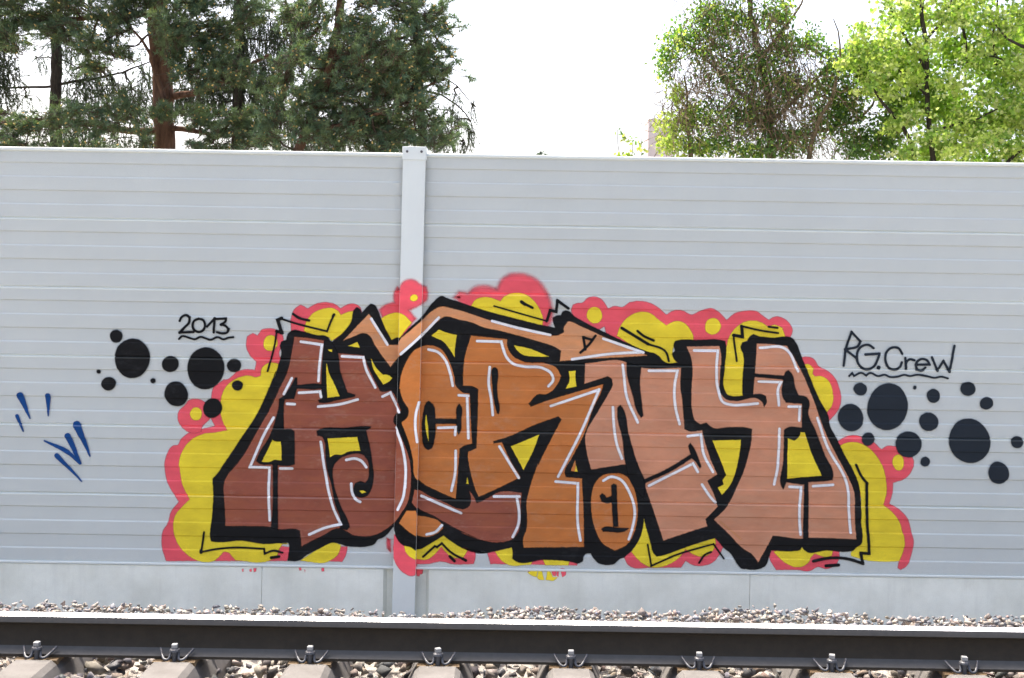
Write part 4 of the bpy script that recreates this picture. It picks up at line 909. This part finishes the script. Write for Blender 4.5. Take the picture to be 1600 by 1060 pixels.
def pad_twigs(pk, pads, anchors, col):
    """a crooked branch from the nearest limb point to the middle of each clump"""
    A = np.array([list(a) for a in anchors])
    for u, v, ru, rv, Y in pads:
        c = np.array(at(u, v, Y)); a = A[np.argmin(((A - c) ** 2).sum(1))]
        k = 5; ts = np.linspace(0, 1, k + 1)[:, None]; mid = a + (c - a) * ts + rng.normal(0, 0.03, (k + 1, 3)) * np.sin(ts * 3.14)
        V, T = stick_geo(mid[:-1], mid[1:], np.linspace(0.022, 0.010, k)); pk.add(V, T, col, 1)
        e = c + rng.normal(size=(9, 3)) * np.array([ru, ru * 0.5, rv]) * Y / FPX * 0.6
        V, T = stick_geo(np.repeat(c[None], 9, 0), e, 0.006); pk.add(V, T, col, 1)

def pine(name, label, Y, trunk, limbs, pads, ground_z, density=900, seed=0, tint=1.0, buds=0.2):
    base = trunk[0][0][0]
    t = thing(name, (base[0], base[1], ground_z), label, 'tree', 'conifers behind the wall')
    limbs_mesh('trunk', trunk + limbs, M_PINEBARK, t)
    anchors = [q for l in trunk + limbs for q in smooth_path([Vector(p) for p in l[0]], False, 0.15, 170)]
    pk = Pack(); pad_twigs(pk, pads, anchors, (0.075, 0.05, 0.035))
    for P in in_pads(pads, density):
        n = len(P); c = P.mean(0)
        out = unit(c - np.array([base[0], base[1], c[2] - 0.15])); ax = unit(out * np.array([1, 0.7, 0.5]) + rng.normal(0, 0.25, 3))
        # strings of shoots along side twigs instead of an even cloud
        tw = rng.integers(0, max(2, n // 7), n); q = P[tw % n]; along = rng.random((n, 1)); td = unit(ax + rng.normal(0, 0.45, (max(2, n // 7), 3)))[tw]
        P = q * 0.8 + P * 0.2 + td * (along - 0.4) * 0.34
        d = unit(td * 0.75 + (P - c) * np.array([0.8, 0.8, 0.5]) + np.array([0, 0, 0.14]) + rng.normal(0, 0.25, (n, 3)))
        shade = rng.uniform(0.8, 1.45, (n, 1)) * tint
        blue = rng.random((n, 1))
        col = (np.array([0.122, 0.156, 0.070]) * (1 - blue) + np.array([0.075, 0.125, 0.085]) * blue) * shade
        V, T, Cc = needle_geo(P, d, 26, 0.080, 0.064, 0.0042, col); pk.add(V, T, Cc, 0)
        V, T = stick_geo(P - d * 0.10, P + d * 0.07, 0.0045); pk.add(V, T, (0.09, 0.065, 0.045), 1)
        sel = rng.random(n) < buds * (0.3 + 1.4 * rng.random())
        V, T = octa_geo((P + d * 0.075)[sel], d[sel], 0.013, 0.034); pk.add(V, T, np.repeat(np.array([0.60, 0.42, 0.16]) * rng.uniform(0.6, 1.3, (sel.sum(), 1)), 6, 0) if sel.sum() else (0, 0, 0), 0)
    pk.build('crown', [M_NEEDLE, M_NEEDLE], t)
    return t
def spruce(name, label, Y, trunk, limbs, pads, ground_z, density=150, droop=0.9, dark=1.0):
    base = trunk[0][0][0]
    t = thing(name, (base[0], base[1], ground_z), label, 'tree', 'conifers behind the wall')
    limbs_mesh('trunk', trunk + limbs, M_DARKBARK, t)
    anchors = [q for l in trunk + limbs for q in smooth_path([Vector(p) for p in l[0]], False, 0.15, 170)]
    pk = Pack(); pad_twigs(pk, pads, anchors, (0.05, 0.04, 0.03))
    for P in in_pads(pads, density):
        n = len(P)
        d = unit(rng.normal(0, 0.35, (n, 3)) + np.array([0.05, 0, -droop]))
        col = np.array([0.060, 0.092, 0.048]) * rng.uniform(0.6, 1.4, (n, 1)) * dark
        V, T, Cc = needle_geo(P, d, 40, 0.24, 0.030, 0.0048, col, 0.85); pk.add(V, T, Cc, 0)
        V, T = stick_geo(P, P + d * 0.25, 0.004); pk.add(V, T, (0.06, 0.045, 0.03), 1)
    pk.build('crown', [M_NEEDLE, M_NEEDLE], t)
    return t
def leaf_geo(pos, size, col, hang=0.5):
    """five-lobed leaves, two of the lobes folded"""
    n = len(pos); nrm = unit(rng.normal(size=(n, 3)) + np.array([0, 0, 0.5])); ax = unit(np.cross(nrm, rng.normal(size=(n, 3))) + np.array([0, 0, -hang]))
    sd = unit(np.cross(nrm, ax)); nrm = np.cross(ax, sd); s = size[:, None]
    L = [(0, 0, 0), (0.18, 0.28, .0), (0.10, 0.62, .08), (0.45, 0.36, .02), (0.62, 0.50, .10), (0.68, 0.20, .0), (1.05, 0.0, -.06), (0.68, -0.20, .0), (0.62, -0.50, .10), (0.45, -0.36, .02), (0.10, -0.62, .08), (0.18, -0.28, .0)]
    V = np.stack([pos + (ax * a + sd * b + nrm * c) * s for a, b, c in L], 1).reshape(-1, 3)
    q = np.array([(0, 1, 11), (1, 2, 3), (1, 3, 9), (1, 9, 11), (3, 4, 5), (3, 5, 7), (3, 7, 9), (5, 6, 7), (7, 8, 9), (9, 10, 11)])
    return V, (q[None] + (np.arange(n) * 12)[:, None, None]).reshape(-1, 3), np.repeat(col, 12, 0)
def kite_geo(pos, size, col, hang=0.6):
    n = len(pos); nrm = unit(rng.normal(size=(n, 3))); ax = unit(np.cross(nrm, rng.normal(size=(n, 3))) + np.array([0, 0, -hang])); sd = unit(np.cross(nrm, ax)); s = size[:, None]; nn = np.cross(ax, sd)
    L = [(0, 0, 0), (0.35, 0.34, .06), (1.0, 0, -.05), (0.35, -0.34, .06), (0.4, 0, 0)]
    V = np.stack([pos + (ax * a + sd * b + nn * c) * s for a, b, c in L], 1).reshape(-1, 3)
    q = np.array([(0, 1, 4), (1, 2, 4), (4, 2, 3), (0, 4, 3)])
    return V, (q[None] + (np.arange(n) * 5)[:, None, None]).reshape(-1, 3), np.repeat(col, 5, 0)
def foot(u, v, Y, lean=0.0):
    p = at(u, v, Y); return (p.x + lean, Y, -1.1)

GZ = -1.0
# 1 the pine with the reddish trunk
Y = 15.3
tr = [([foot(256, 235, Y), at(257, 235, Y), at(254, 140, Y), at(248, 60, Y), at(246, -30, Y), at(246, -260, Y)], 0.17, 0.10)]
lb = [(px_path([(256, 155), (242, 110), (236, 85), (222, 62), (205, 45)], Y - .15, -.3), 0.035, 0.012),
      (px_path([(258, 150), (300, 145), (345, 128), (385, 105), (420, 85)], Y, -.5), 0.05, 0.02),
      (px_path([(255, 205), (200, 205), (150, 195), (90, 188), (20, 190), (-40, 195)], Y, -.6), 0.05, 0.015),
      (px_path([(258, 200), (300, 205), (340, 210), (385, 200)], Y, -.5), 0.04, 0.015),
      (px_path([(246, 20), (180, 25), (100, 30), (20, 40)], Y, -.5), 0.05, 0.015),
      (px_path([(247, 60), (300, 45), (370, 30), (400, 10)], Y, -.4), 0.045, 0.012),
      (px_path([(246, -40), (120, -70), (20, -60)], Y, -.4), 0.05, 0.015), (px_path([(246, -50), (360, -80)], Y, .3), 0.05, 0.015)]
pads = [(u, v, a, b, Y - .5 + dy) for u, v, a, b, dy in [(-10, 212, 45, 24, 0), (40, 196, 40, 18, .1), (85, 186, 36, 18, 0), (130, 172, 34, 14, -.1), (160, 192, 42, 20, 0), (205, 184, 40, 22, 0), (250, 178, 34, 16, -.1), (305, 186, 38, 20, .1), (345, 204, 40, 20, 0), (395, 212, 32, 22, 0), (372, 188, 26, 12, .1), (40, 226, 34, 10, .1), (225, 226, 34, 10, 0), (320, 230, 40, 8, 0), (0, 180, 26, 12, .1), (20, 252, 60, 16, .1), (140, 250, 60, 16, .2), (260, 252, 60, 16, 0), (370, 250, 50, 16, .1), (310, 135, 26, 14, -.2), (345, 125, 30, 14, -.2), (380, 105, 26, 16, -.2), (150, 105, 30, 12, .3), (390, 25, 30, 26, .1),
     (15, 60, 42, 34, 0), (60, 28, 45, 24, .1), (105, 50, 40, 26, 0), (150, 72, 36, 22, 0), (190, 36, 45, 32, 0), (185, 85, 34, 16, .1), (262, 40, 36, 42, -.5), (285, 70, 45, 40, 0), (290, 112, 36, 24, -.2), (330, 55, 38, 34, .1), (295, 8, 60, 26, 0), (200, 0, 55, 25, 0), (110, 2, 55, 22, 0), (335, 100, 36, 18, 0), (20, 8, 40, 20, 0),
     (60, -50, 90, 30, 0), (200, -60, 90, 35, 0), (330, -50, 80, 35, 0), (140, -130, 90, 30, 0), (270, -140, 90, 30, 0)]]
pine('pine_tree', 'pine with a thick reddish trunk rising above the left part of the wall', Y, tr, lb, pads, GZ)
# 2 the pine leaning over the post
Y = 14.3
tr = [([foot(462, 238, Y), at(465, 238, Y), at(480, 200, Y), at(497, 160, Y), at(512, 118, Y), at(525, 60, Y), at(535, -20, Y), at(540, -200, Y)], 0.075, 0.045)]
lb = [(px_path([(479, 205), (520, 200), (560, 190), (600, 174), (650, 145), (690, 125)], Y, -.3), 0.035, 0.012),
      (px_path([(405, 225), (425, 190), (440, 150), (455, 105), (480, 65), (500, 40)], Y + .4, -.2), 0.055, 0.02),
      (px_path([(520, 90), (570, 75), (630, 60), (690, 35)], Y, -.3), 0.03, 0.01), (px_path([(533, -10), (600, -20), (660, -10)], Y, -.3), 0.03, 0.01), (px_path([(500, 150), (560, 140), (640, 110), (705, 110)], Y, .3), 0.03, 0.01)]
pads = [(u, v, a, b, Y - .3 + dy) for u, v, a, b, dy in [(480, 28, 48, 36, .3), (540, 55, 55, 42, 0), (595, 75, 52, 38, -.2), (650, 35, 48, 32, 0), (690, 22, 22, 14, 0), (702, 45, 12, 10, 0), (560, 118, 58, 34, .1), (625, 118, 48, 30, 0), (500, 145, 52, 32, .3), (570, 172, 66, 28, .2), (640, 160, 42, 26, 0), (682, 120, 26, 20, 0), (706, 108, 16, 12, 0), (520, 212, 74, 20, .3), (615, 212, 56, 20, .2), (448, 110, 30, 32, .5), (432, 175, 32, 32, .4), (664, 190, 26, 16, .1), (420, 215, 30, 18, .3), (605, 8, 75, 22, 0), (450, 20, 36, 26, .5), (530, -45, 100, 32, 0), (630, -35, 60, 24, 0), (690, 210, 28, 12, .2), (470, 255, 70, 16, .2), (600, 255, 80, 16, .2), (470, 90, 34, 30, .1), (465, 150, 34, 26, .1), (470, 200, 40, 22, .1), (600, 145, 50, 25, .4), (540, 95, 50, 30, .5), (655, 85, 38, 22, .1), (690, 75, 18, 14, 0), (505, 185, 60, 24, .5), (590, 195, 70, 24, .5), (672, 228, 34, 10, .1), (580, 232, 90, 10, .3), (640, 100, 50, 35, .6), (520, 120, 60, 50, .7)]]
pine('pine_tree', 'leaning pine with slim brown limbs and a dense crown behind the post', Y, tr, lb, pads, GZ, 700, tint=1.15, buds=0.16)
# 3-6 spruces
Y = 18.0
tr = [([foot(85, 238, Y), at(86, 238, Y), at(87, 140, Y), at(89, 60, Y), at(90, -60, Y), at(92, -300, Y)], 0.11, 0.06)]
lb = [(px_path([(86, 134), (40, 137), (0, 138), (-40, 140)], Y), 0.022, 0.010), (px_path([(88, 132), (130, 127), (175, 117), (235, 97)], Y), 0.024, 0.010), (px_path([(88, 54), (60, 53), (20, 56)], Y), 0.018, 0.008), (px_path([(90, 53), (130, 57), (160, 70)], Y), 0.02, 0.008), (px_path([(88, 90), (120, 105), (145, 118)], Y), 0.012, 0.006)]
pads = [(130, 105, 45, 16, Y), (180, 135, 50, 18, Y), (205, 140, 40, 20, Y), (110, 70, 30, 20, Y), (140, 222, 50, 14, Y), (60, 225, 50, 14, Y), (40, 150, 25, 8, Y), (90, 190, 60, 20, Y), (120, 20, 70, 25, Y), (90, -60, 80, 40, Y), (210, 160, 30, 16, Y), (125, 135, 26, 20, Y), (160, 150, 40, 22, Y), (150, 110, 30, 16, Y), (225, 120, 26, 26, Y), (110, 205, 60, 14, Y), (60, 90, 16, 10, Y), (190, 215, 50, 14, Y), (135, 165, 46, 12, Y)]
spruce('spruce_tree', 'spruce with a slim dark bare trunk seen through gaps left of the reddish pine', Y, tr, lb, pads, GZ, 330, 0.8)
Y = 17.0
tr = [([foot(-30, 238, Y), at(-30, 238, Y), at(-30, 0, Y), at(-30, -250, Y)], 0.12, 0.05)]
pads = [(5, 100, 26, 30, Y), (12, 130, 24, 26, Y), (0, 25, 26, 24, Y), (-10, 160, 24, 20, Y), (-40, 80, 40, 90, Y), (-30, -40, 50, 40, Y), (0, 60, 22, 22, Y)]
spruce('spruce_tree', 'dark drooping spruce cut off by the left edge of the picture', Y, tr, [], pads, GZ, 480, 0.8, 0.75)
Y = 18.5
tr = [([foot(372, 238, Y), at(372, 238, Y), at(374, 0, Y), at(375, -260, Y)], 0.13, 0.06)]
pads = [(385, 40, 26, 40, Y), (372, 95, 34, 34, Y), (352, 120, 36, 30, Y), (395, 130, 30, 30, Y), (330, 140, 34, 22, Y), (300, 150, 30, 18, Y), (420, 60, 26, 50, Y), (415, 140, 30, 34, Y), (375, 170, 24, 14, Y), (445, 190, 40, 36, Y), (500, 220, 50, 22, Y), (375, -50, 60, 60, Y), (460, 60, 40, 50, Y), (300, 165, 36, 14, Y), (340, 165, 34, 12, Y), (355, 80, 34, 30, Y), (395, 175, 36, 16, Y), (320, 115, 34, 22, Y), (430, 110, 34, 30, Y), (350, 225, 60, 12, Y), (280, 140, 30, 16, Y)]
spruce('spruce_tree', 'dark hanging spruce standing between the two pines', Y, tr, [], pads, GZ, 520, 1.1, 0.8)
Y = 17.0
tr = [([foot(660, 240, Y), at(660, 240, Y), at(655, 120, Y), at(650, 20, Y), at(648, -60, Y)], 0.09, 0.05)]
lb = [(px_path([(656, 140), (690, 150), (715, 165), (735, 190), (742, 225)], Y), 0.016, 0.005), (px_path([(655, 110), (700, 125), (728, 150), (738, 165), (745, 150)], Y), 0.014, 0.004), (px_path([(656, 170), (690, 185), (705, 215), (708, 240)], Y), 0.014, 0.005), (px_path([(657, 190), (700, 195), (725, 220), (732, 245)], Y), 0.012, 0.004)]
pads = [(700, 172, 18, 14, Y), (718, 185, 18, 18, Y), (735, 205, 9, 22, Y), (738, 165, 6, 12, Y), (725, 225, 12, 18, Y), (700, 215, 18, 22, Y), (683, 200, 22, 26, Y), (712, 150, 12, 12, Y), (640, 200, 50, 40, Y), (600, 130, 60, 50, Y), (560, 190, 70, 40, Y), (620, 60, 50, 50, Y)]
spruce('spruce_tree', 'spruce with thin drooping twigs against the white sky right of the post', Y, tr, lb, pads, GZ, 300, 1.1, 0.9)
# far conifer tips
for u, v, w, lab in ((805, 240, 7, 'tiny far conifer tip over the wall, the left one of two'), (845, 236, 6, 'tiny far conifer tip over the wall, the right one of two')):
    Y = 60.0; top = at(u, v, Y); t = thing('conifer_tree', (top.x, Y, -0.85), lab, 'tree', 'far conifers over the wall')
    v_, f_ = tube_geo([(top.x, Y, -0.9), (top.x, Y, top.z)], [0.18, 0.02], 6); mesh_obj('trunk', v_, f_, M_DARKBARK, t)
    pk = Pack(); n = 900; h = rng.random(n) ** 0.7 * 7.0; a = rng.random(n) * 6.28; rr = h * 0.24 * rng.uniform(0.3, 1.0, n)
    P = np.stack([top.x + rr * np.cos(a), Y + rr * np.sin(a), top.z - h], 1); d = unit(np.stack([np.cos(a), np.sin(a), -0.5 + 0 * a], 1))
    V, T, Cc = needle_geo(P, d, 8, 0.4, 0.22, 0.03, np.array([0.05, 0.08, 0.05]) * rng.uniform(0.6, 1.4, (n, 1))); pk.add(V, T, Cc); pk.build('crown', [M_NEEDLE], t)

# house with the plastered chimney
Y = 19.0
p0, p1 = at(1011, 183, Y), at(1052, 183, Y)
house = thing('house', (p0.x + 2.2, Y + 2.5, -0.98), 'house whose pinkish plastered chimney shows beside the vine covered tree', 'house')
xa, xb, ya, yb, ze, zr = p0.x - 1.2, p0.x + 6.0, Y - 0.6, Y + 5.5, 2.0, 3.2
v = [(xa, ya, -1.1), (xb, ya, -1.1), (xb, yb, -1.1), (xa, yb, -1.1), (xa, ya, ze), (xb, ya, ze), (xb, yb, ze), (xa, yb, ze), (xa, (ya + yb) / 2, zr - .1), (xb, (ya + yb) / 2, zr - .1)]
mesh_obj('wall', v, [(0, 1, 5, 4), (1, 2, 6, 9, 5), (2, 3, 7, 6), (3, 0, 4, 8, 7)], M_PLASTER, house)
v = []; ym = (ya + yb) / 2
for x in (xa - .3, xb + .3): v += [(x, ya - .4, ze - .08), (x, ym, zr), (x, yb + .4, ze - .08), (x, yb + .4, ze - .2), (x, ym, zr - .14), (x, ya - .4, ze - .2)]
roof = mesh_obj('roof', v, [(0, 1, 7, 6), (1, 2, 8, 7), (2, 3, 9, 8), (3, 4, 10, 9), (4, 5, 11, 10), (5, 0, 6, 11), (0, 5, 4, 3, 2, 1), (6, 7, 8, 9, 10, 11)], M_TILE, house)
ch = bevel_box('chimney', p0.x, p1.x, Y - .2, Y + .35, 1.9, p0.z - 0.05, 0.01, M_PLASTER, house, 1)

def limb_pts(limbs): return [q for l in limbs for q in smooth_path([Vector(p) for p in l[0]], False, 0.15, 170)]
def leafy(pk, pads, per_area, size, cols, geo, depth=0.6, hang=0.5, twig=True):
    cols = np.array(cols)
    for P in in_pads(pads, per_area, depth):
        n = len(P); m = max(2, n // 13); g = rng.integers(0, m, n)      # leaves sit in clumps at the twig ends
        q = P.mean(0); P = q + ((P[g] - q) * 1.12) * 0.62 + (P - q) * 0.42 + rng.normal(0, 0.022, (n, 3))
        tone = rng.uniform(0.7, 1.25, (m, 1))[g]
        c = cols[(rng.integers(0, len(cols), m)[g] + (rng.random(n) < 0.35)) % len(cols)] * tone * rng.uniform(0.85, 1.15, (n, 1))
        V, T, Cc = geo(P, rng.uniform(size * .65, size * 1.25, n), c, hang); pk.add(V, T, Cc, 0)
        if twig:
            k = max(4, n // 14); i = rng.integers(0, n, k); m = P.mean(0)
            V, T = stick_geo(P[i] * 0.65 + m * 0.35, P[i], 0.004); pk.add(V, T, (0.06, 0.05, 0.035), 1)
# vine covered tree
Y = 14.2
t = thing('vine_covered_tree', (at(1190, 250, Y).x, Y, GZ), 'tree smothered in dry brown vine stems and ivy right of the open sky', 'tree')
tr = [([foot(1205, 250, Y), at(1205, 250, Y), at(1200, 150, Y), at(1180, 60, Y), at(1165, -30, Y), at(1160, -130, Y)], 0.07, 0.025)]
lb = [(px_path([(1203, 190), (1250, 150), (1290, 110), (1320, 90)], Y), .028, .008), (px_path([(1200, 180), (1150, 140), (1100, 90), (1060, 60)], Y), .028, .008), (px_path([(1190, 90), (1230, 40), (1260, -10)], Y), .028, .008), (px_path([(1205, 215), (1280, 205), (1350, 180), (1385, 120)], Y), .028, .008), (px_path([(1262, 250), (1275, 200), (1300, 150), (1312, 70), (1303, 28)], Y - .2), .03, .006), (px_path([(1080, 255), (1075, 200), (1070, 120)], Y), .03, .008)]
limbs_mesh('trunk', tr + lb, M_VINE, t)
def vines(pads, per_area, seglen=0.11, nseg=6):
    Vs = []; Ts = []; o = 0
    for P in in_pads(pads, per_area, 0.8):
        n = len(P); d = unit(rng.normal(0, 0.45, (n, 3)) + np.array([0.12, 0, -1.0])); p = P.copy()
        for k in range(nseg):
            q = p + d * seglen; V, T = stick_geo(p, q, rng.uniform(0.0025, 0.006, n)); Vs.append(V); Ts.append(T + o); o += len(V)
            p = q; d = unit(d + rng.normal(0, 0.35, (n, 3)))
    return np.concatenate(Vs), np.concatenate(Ts)
V, T = vines([(1110, 20, 50, 30, Y), (1150, 60, 75, 45, Y), (1190, 30, 60, 40, Y), (1090, 90, 50, 50, Y), (1160, 120, 90, 50, Y), (1235, 95, 45, 45, Y), (1265, 130, 40, 45, Y - .2), (1250, 80, 28, 26, Y - .3), (1130, 170, 90, 40, Y), (1210, 180, 60, 40, Y), (1130, -40, 70, 40, Y), (1195, 150, 50, 60, Y), (1320, 140, 40, 30, Y), (1260, 200, 60, 30, Y), (1060, 150, 35, 60, Y), (1340, 200, 40, 30, Y)], 210)
vm = tri_mesh('vine_stems', V, T, M_VINE, None, t); vm['kind'] = 'stuff'
pk = Pack()
BR = [(0.34, 0.42, 0.09), (0.27, 0.38, 0.08), (0.42, 0.47, 0.14)]; MG = [(0.10, 0.20, 0.045), (0.14, 0.25, 0.06), (0.08, 0.16, 0.04)]; DG = [(0.07, 0.13, 0.045), (0.10, 0.18, 0.06), (0.14, 0.21, 0.09)]
leafy(pk, [(1050, 225, 36, 30, Y), (1070, 185, 34, 36, Y), (1040, 195, 24, 24, Y), (1100, 230, 40, 22, Y), (1055, 150, 24, 24, Y)], 2000, 0.048, BR, kite_geo)  # left edge leaves get the brightest greens, backlight put into their colour
leafy(pk, [(1060, 60, 40, 44, Y), (1040, 100, 26, 50, Y), (1110, 15, 46, 26, Y), (1100, 60, 50, 50, Y), (1150, 30, 70, 44, Y), (1205, 20, 46, 46, Y), (1225, 50, 26, 36, Y), (1150, -45, 80, 40, Y), (1240, 70, 50, 26, Y)], 1800, 0.048, BR + MG + MG + MG, kite_geo)
leafy(pk, [(1170, 110, 110, 60, Y), (1130, 190, 90, 50, Y)], 1700, 0.046, BR + MG + MG + DG, kite_geo)
leafy(pk, [(1190, 232, 80, 20, Y), (1240, 215, 60, 34, Y), (1290, 130, 36, 40, Y), (1300, 180, 60, 46, Y), (1330, 150, 44, 44, Y), (1340, 215, 60, 34, Y), (1375, 232, 36, 20, Y), (1355, 110, 26, 36, Y), (1320, 95, 30, 22, Y), (1290, 85, 30, 20, Y), (1345, 75, 26, 22, Y), (1265, 60, 30, 24, Y), (1230, 140, 40, 40, Y), (1100, 225, 60, 22, Y), (1400, 170, 24, 30, Y), (1070, 262, 50, 16, Y), (1180, 264, 70, 16, Y), (1300, 264, 70, 16, Y), (1380, 264, 30, 16, Y), (1180, 180, 50, 36, Y)], 2200, 0.05, MG + DG + BR[:1], kite_geo)
leafy(pk, [(1340, 235, 50, 24, Y - .3), (1370, 200, 30, 40, Y - .2), (1385, 222, 20, 26, Y - .2), (1318, 110, 18, 46, Y)], 1800, 0.042, DG + MG, kite_geo)
pk.build('crown', [M_LEAF, M_LEAF], t)
# maple
Y = 13.4
t = thing('maple_tree', (at(1461, 250, Y).x, Y, GZ), 'bright yellow green backlit broadleaf tree at the right edge above the wall', 'tree')
tr = [([foot(1459, 255, Y), at(1459, 255, Y), at(1456, 220, Y), at(1449, 150, Y), at(1447, 90, Y), at(1440, 0, Y), at(1440, -140, Y)], 0.045, 0.02)]
lb = [(px_path([(1432, 258), (1425, 225), (1410, 200), (1380, 160), (1340, 110)], Y), .026, .008), (px_path([(1456, 225), (1475, 200), (1520, 190), (1560, 170)], Y), .02, .008), (px_path([(1449, 150), (1430, 130), (1405, 110)], Y), .015, .006), (px_path([(1510, 100), (1508, 60), (1500, 20), (1485, -20)], Y + .3), .02, .01), (px_path([(1570, 258), (1590, 240), (1640, 200)], Y), .02, .012), (px_path([(1600, 75), (1575, 60), (1555, 40)], Y - .2), .018, .008), (px_path([(1449, 110), (1410, 50), (1390, 10)], Y), .018, .008), (px_path([(1570, 95), (1530, 85), (1500, 95)], Y), .012, .005), (px_path([(1450, 60), (1480, 20), (1490, -40)], Y), .016, .007), (px_path([(1555, 105), (1553, 60), (1560, 0)], Y + .4), .02, .01)]
limbs_mesh('trunk', tr + lb, M_DARKBARK, t)
pk = Pack()
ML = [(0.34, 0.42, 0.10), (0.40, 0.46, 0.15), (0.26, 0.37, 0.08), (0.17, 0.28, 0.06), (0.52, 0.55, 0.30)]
leafy(pk, [(1380, 60, 45, 36, Y), (1350, 90, 30, 36, Y), (1400, 20, 46, 26, Y), (1345, 40, 20, 16, Y), (1440, 70, 40, 30, Y - .2), (1480, 30, 46, 30, Y), (1430, 120, 36, 18, Y), (1390, 140, 36, 26, Y), (1420, 180, 40, 26, Y), (1480, 130, 40, 30, Y - .3), (1530, 90, 40, 30, Y), (1560, 40, 46, 36, Y), (1590, 110, 40, 30, Y - .2), (1540, 150, 46, 26, Y), (1590, 180, 40, 36, Y), (1500, 190, 46, 26, Y), (1450, 215, 40, 20, Y - .3), (1540, 220, 50, 26, Y - .3), (1590, 240, 36, 20, Y), (1410, 240, 30, 20, Y - .2), (1490, 240, 36, 16, Y - .2), (1600, 20, 40, 36, Y), (1520, 0, 50, 26, Y), (1430, -5, 50, 20, Y), (1385, 105, 40, 22, Y), (1640, 130, 50, 120, Y), (1560, -60, 90, 40, Y), (1440, -60, 80, 40, Y), (1395, 200, 20, 26, Y), (1420, 270, 40, 16, Y), (1500, 272, 50, 16, Y), (1580, 272, 50, 16, Y), (1335, 65, 24, 24, Y), (1322, 95, 22, 20, Y), (1350, 130, 26, 30, Y)], 1900, 0.045, ML, leaf_geo, 0.7)
leafy(pk, [(1560, 60, 46, 40, Y + .6), (1500, 80, 60, 50, Y + .7), (1590, 150, 40, 50, Y + .6), (1440, 150, 60, 60, Y + .7), (1530, 200, 60, 40, Y + .7), (1390, 90, 36, 50, Y + .7), (1420, 30, 50, 30, Y + .7), (1470, 225, 60, 26, Y + .7), (1590, 230, 50, 26, Y + .7), (1500, 20, 60, 30, Y + .7), (1395, 190, 30, 50, Y + .8), (1340, 90, 30, 30, Y + .6), (1560, 110, 60, 40, Y + .9), (1480, 170, 60, 40, Y + .9), (1420, 100, 50, 40, Y + .9), (1570, 190, 60, 40, Y + .9), (1440, 240, 50, 30, Y + .9), (1380, 130, 40, 40, Y + .9), (1540, 250, 60, 26, Y + .9), (1600, 60, 50, 50, Y + .9)], 1900, 0.05, [(0.14, 0.25, 0.04), (0.22, 0.34, 0.06), (0.30, 0.40, 0.09)], leaf_geo, 0.7)  # rear leaves in darker greens, the crown's inner shade put into the colour
pk.build('crown', [M_LEAF, M_LEAF], t)
# small shrub tips between sky and chimney
Y = 17.0
t = thing('sapling', (at(975, 250, Y).x, Y, GZ), 'few thin light green sapling shoots in the open sky gap', 'tree')
lb = [([foot(968, 250, Y), at(968, 250, Y), at(968, 225, Y), at(965, 203, Y)], .012, .004), ([foot(985, 250, Y), at(986, 250, Y), at(986, 220, Y)], .012, .004), ([foot(1002, 250, Y), at(1003, 248, Y), at(1002, 212, Y)], .010, .003), ([foot(942, 252, Y), at(942, 252, Y), at(942, 244, Y)], .008, .003)]
limbs_mesh('trunk', lb, M_DARKBARK, t)
pk = Pack(); leafy(pk, [(968, 207, 7, 9, Y), (978, 216, 12, 8, Y), (988, 222, 8, 7, Y), (966, 240, 10, 12, Y), (990, 244, 14, 9, Y), (1003, 225, 6, 18, Y), (942, 248, 9, 6, Y)], 700, 0.06, BR + MG[:1], kite_geo, 0.2)
pk.build('crown', [M_LEAF, M_LEAF], t)
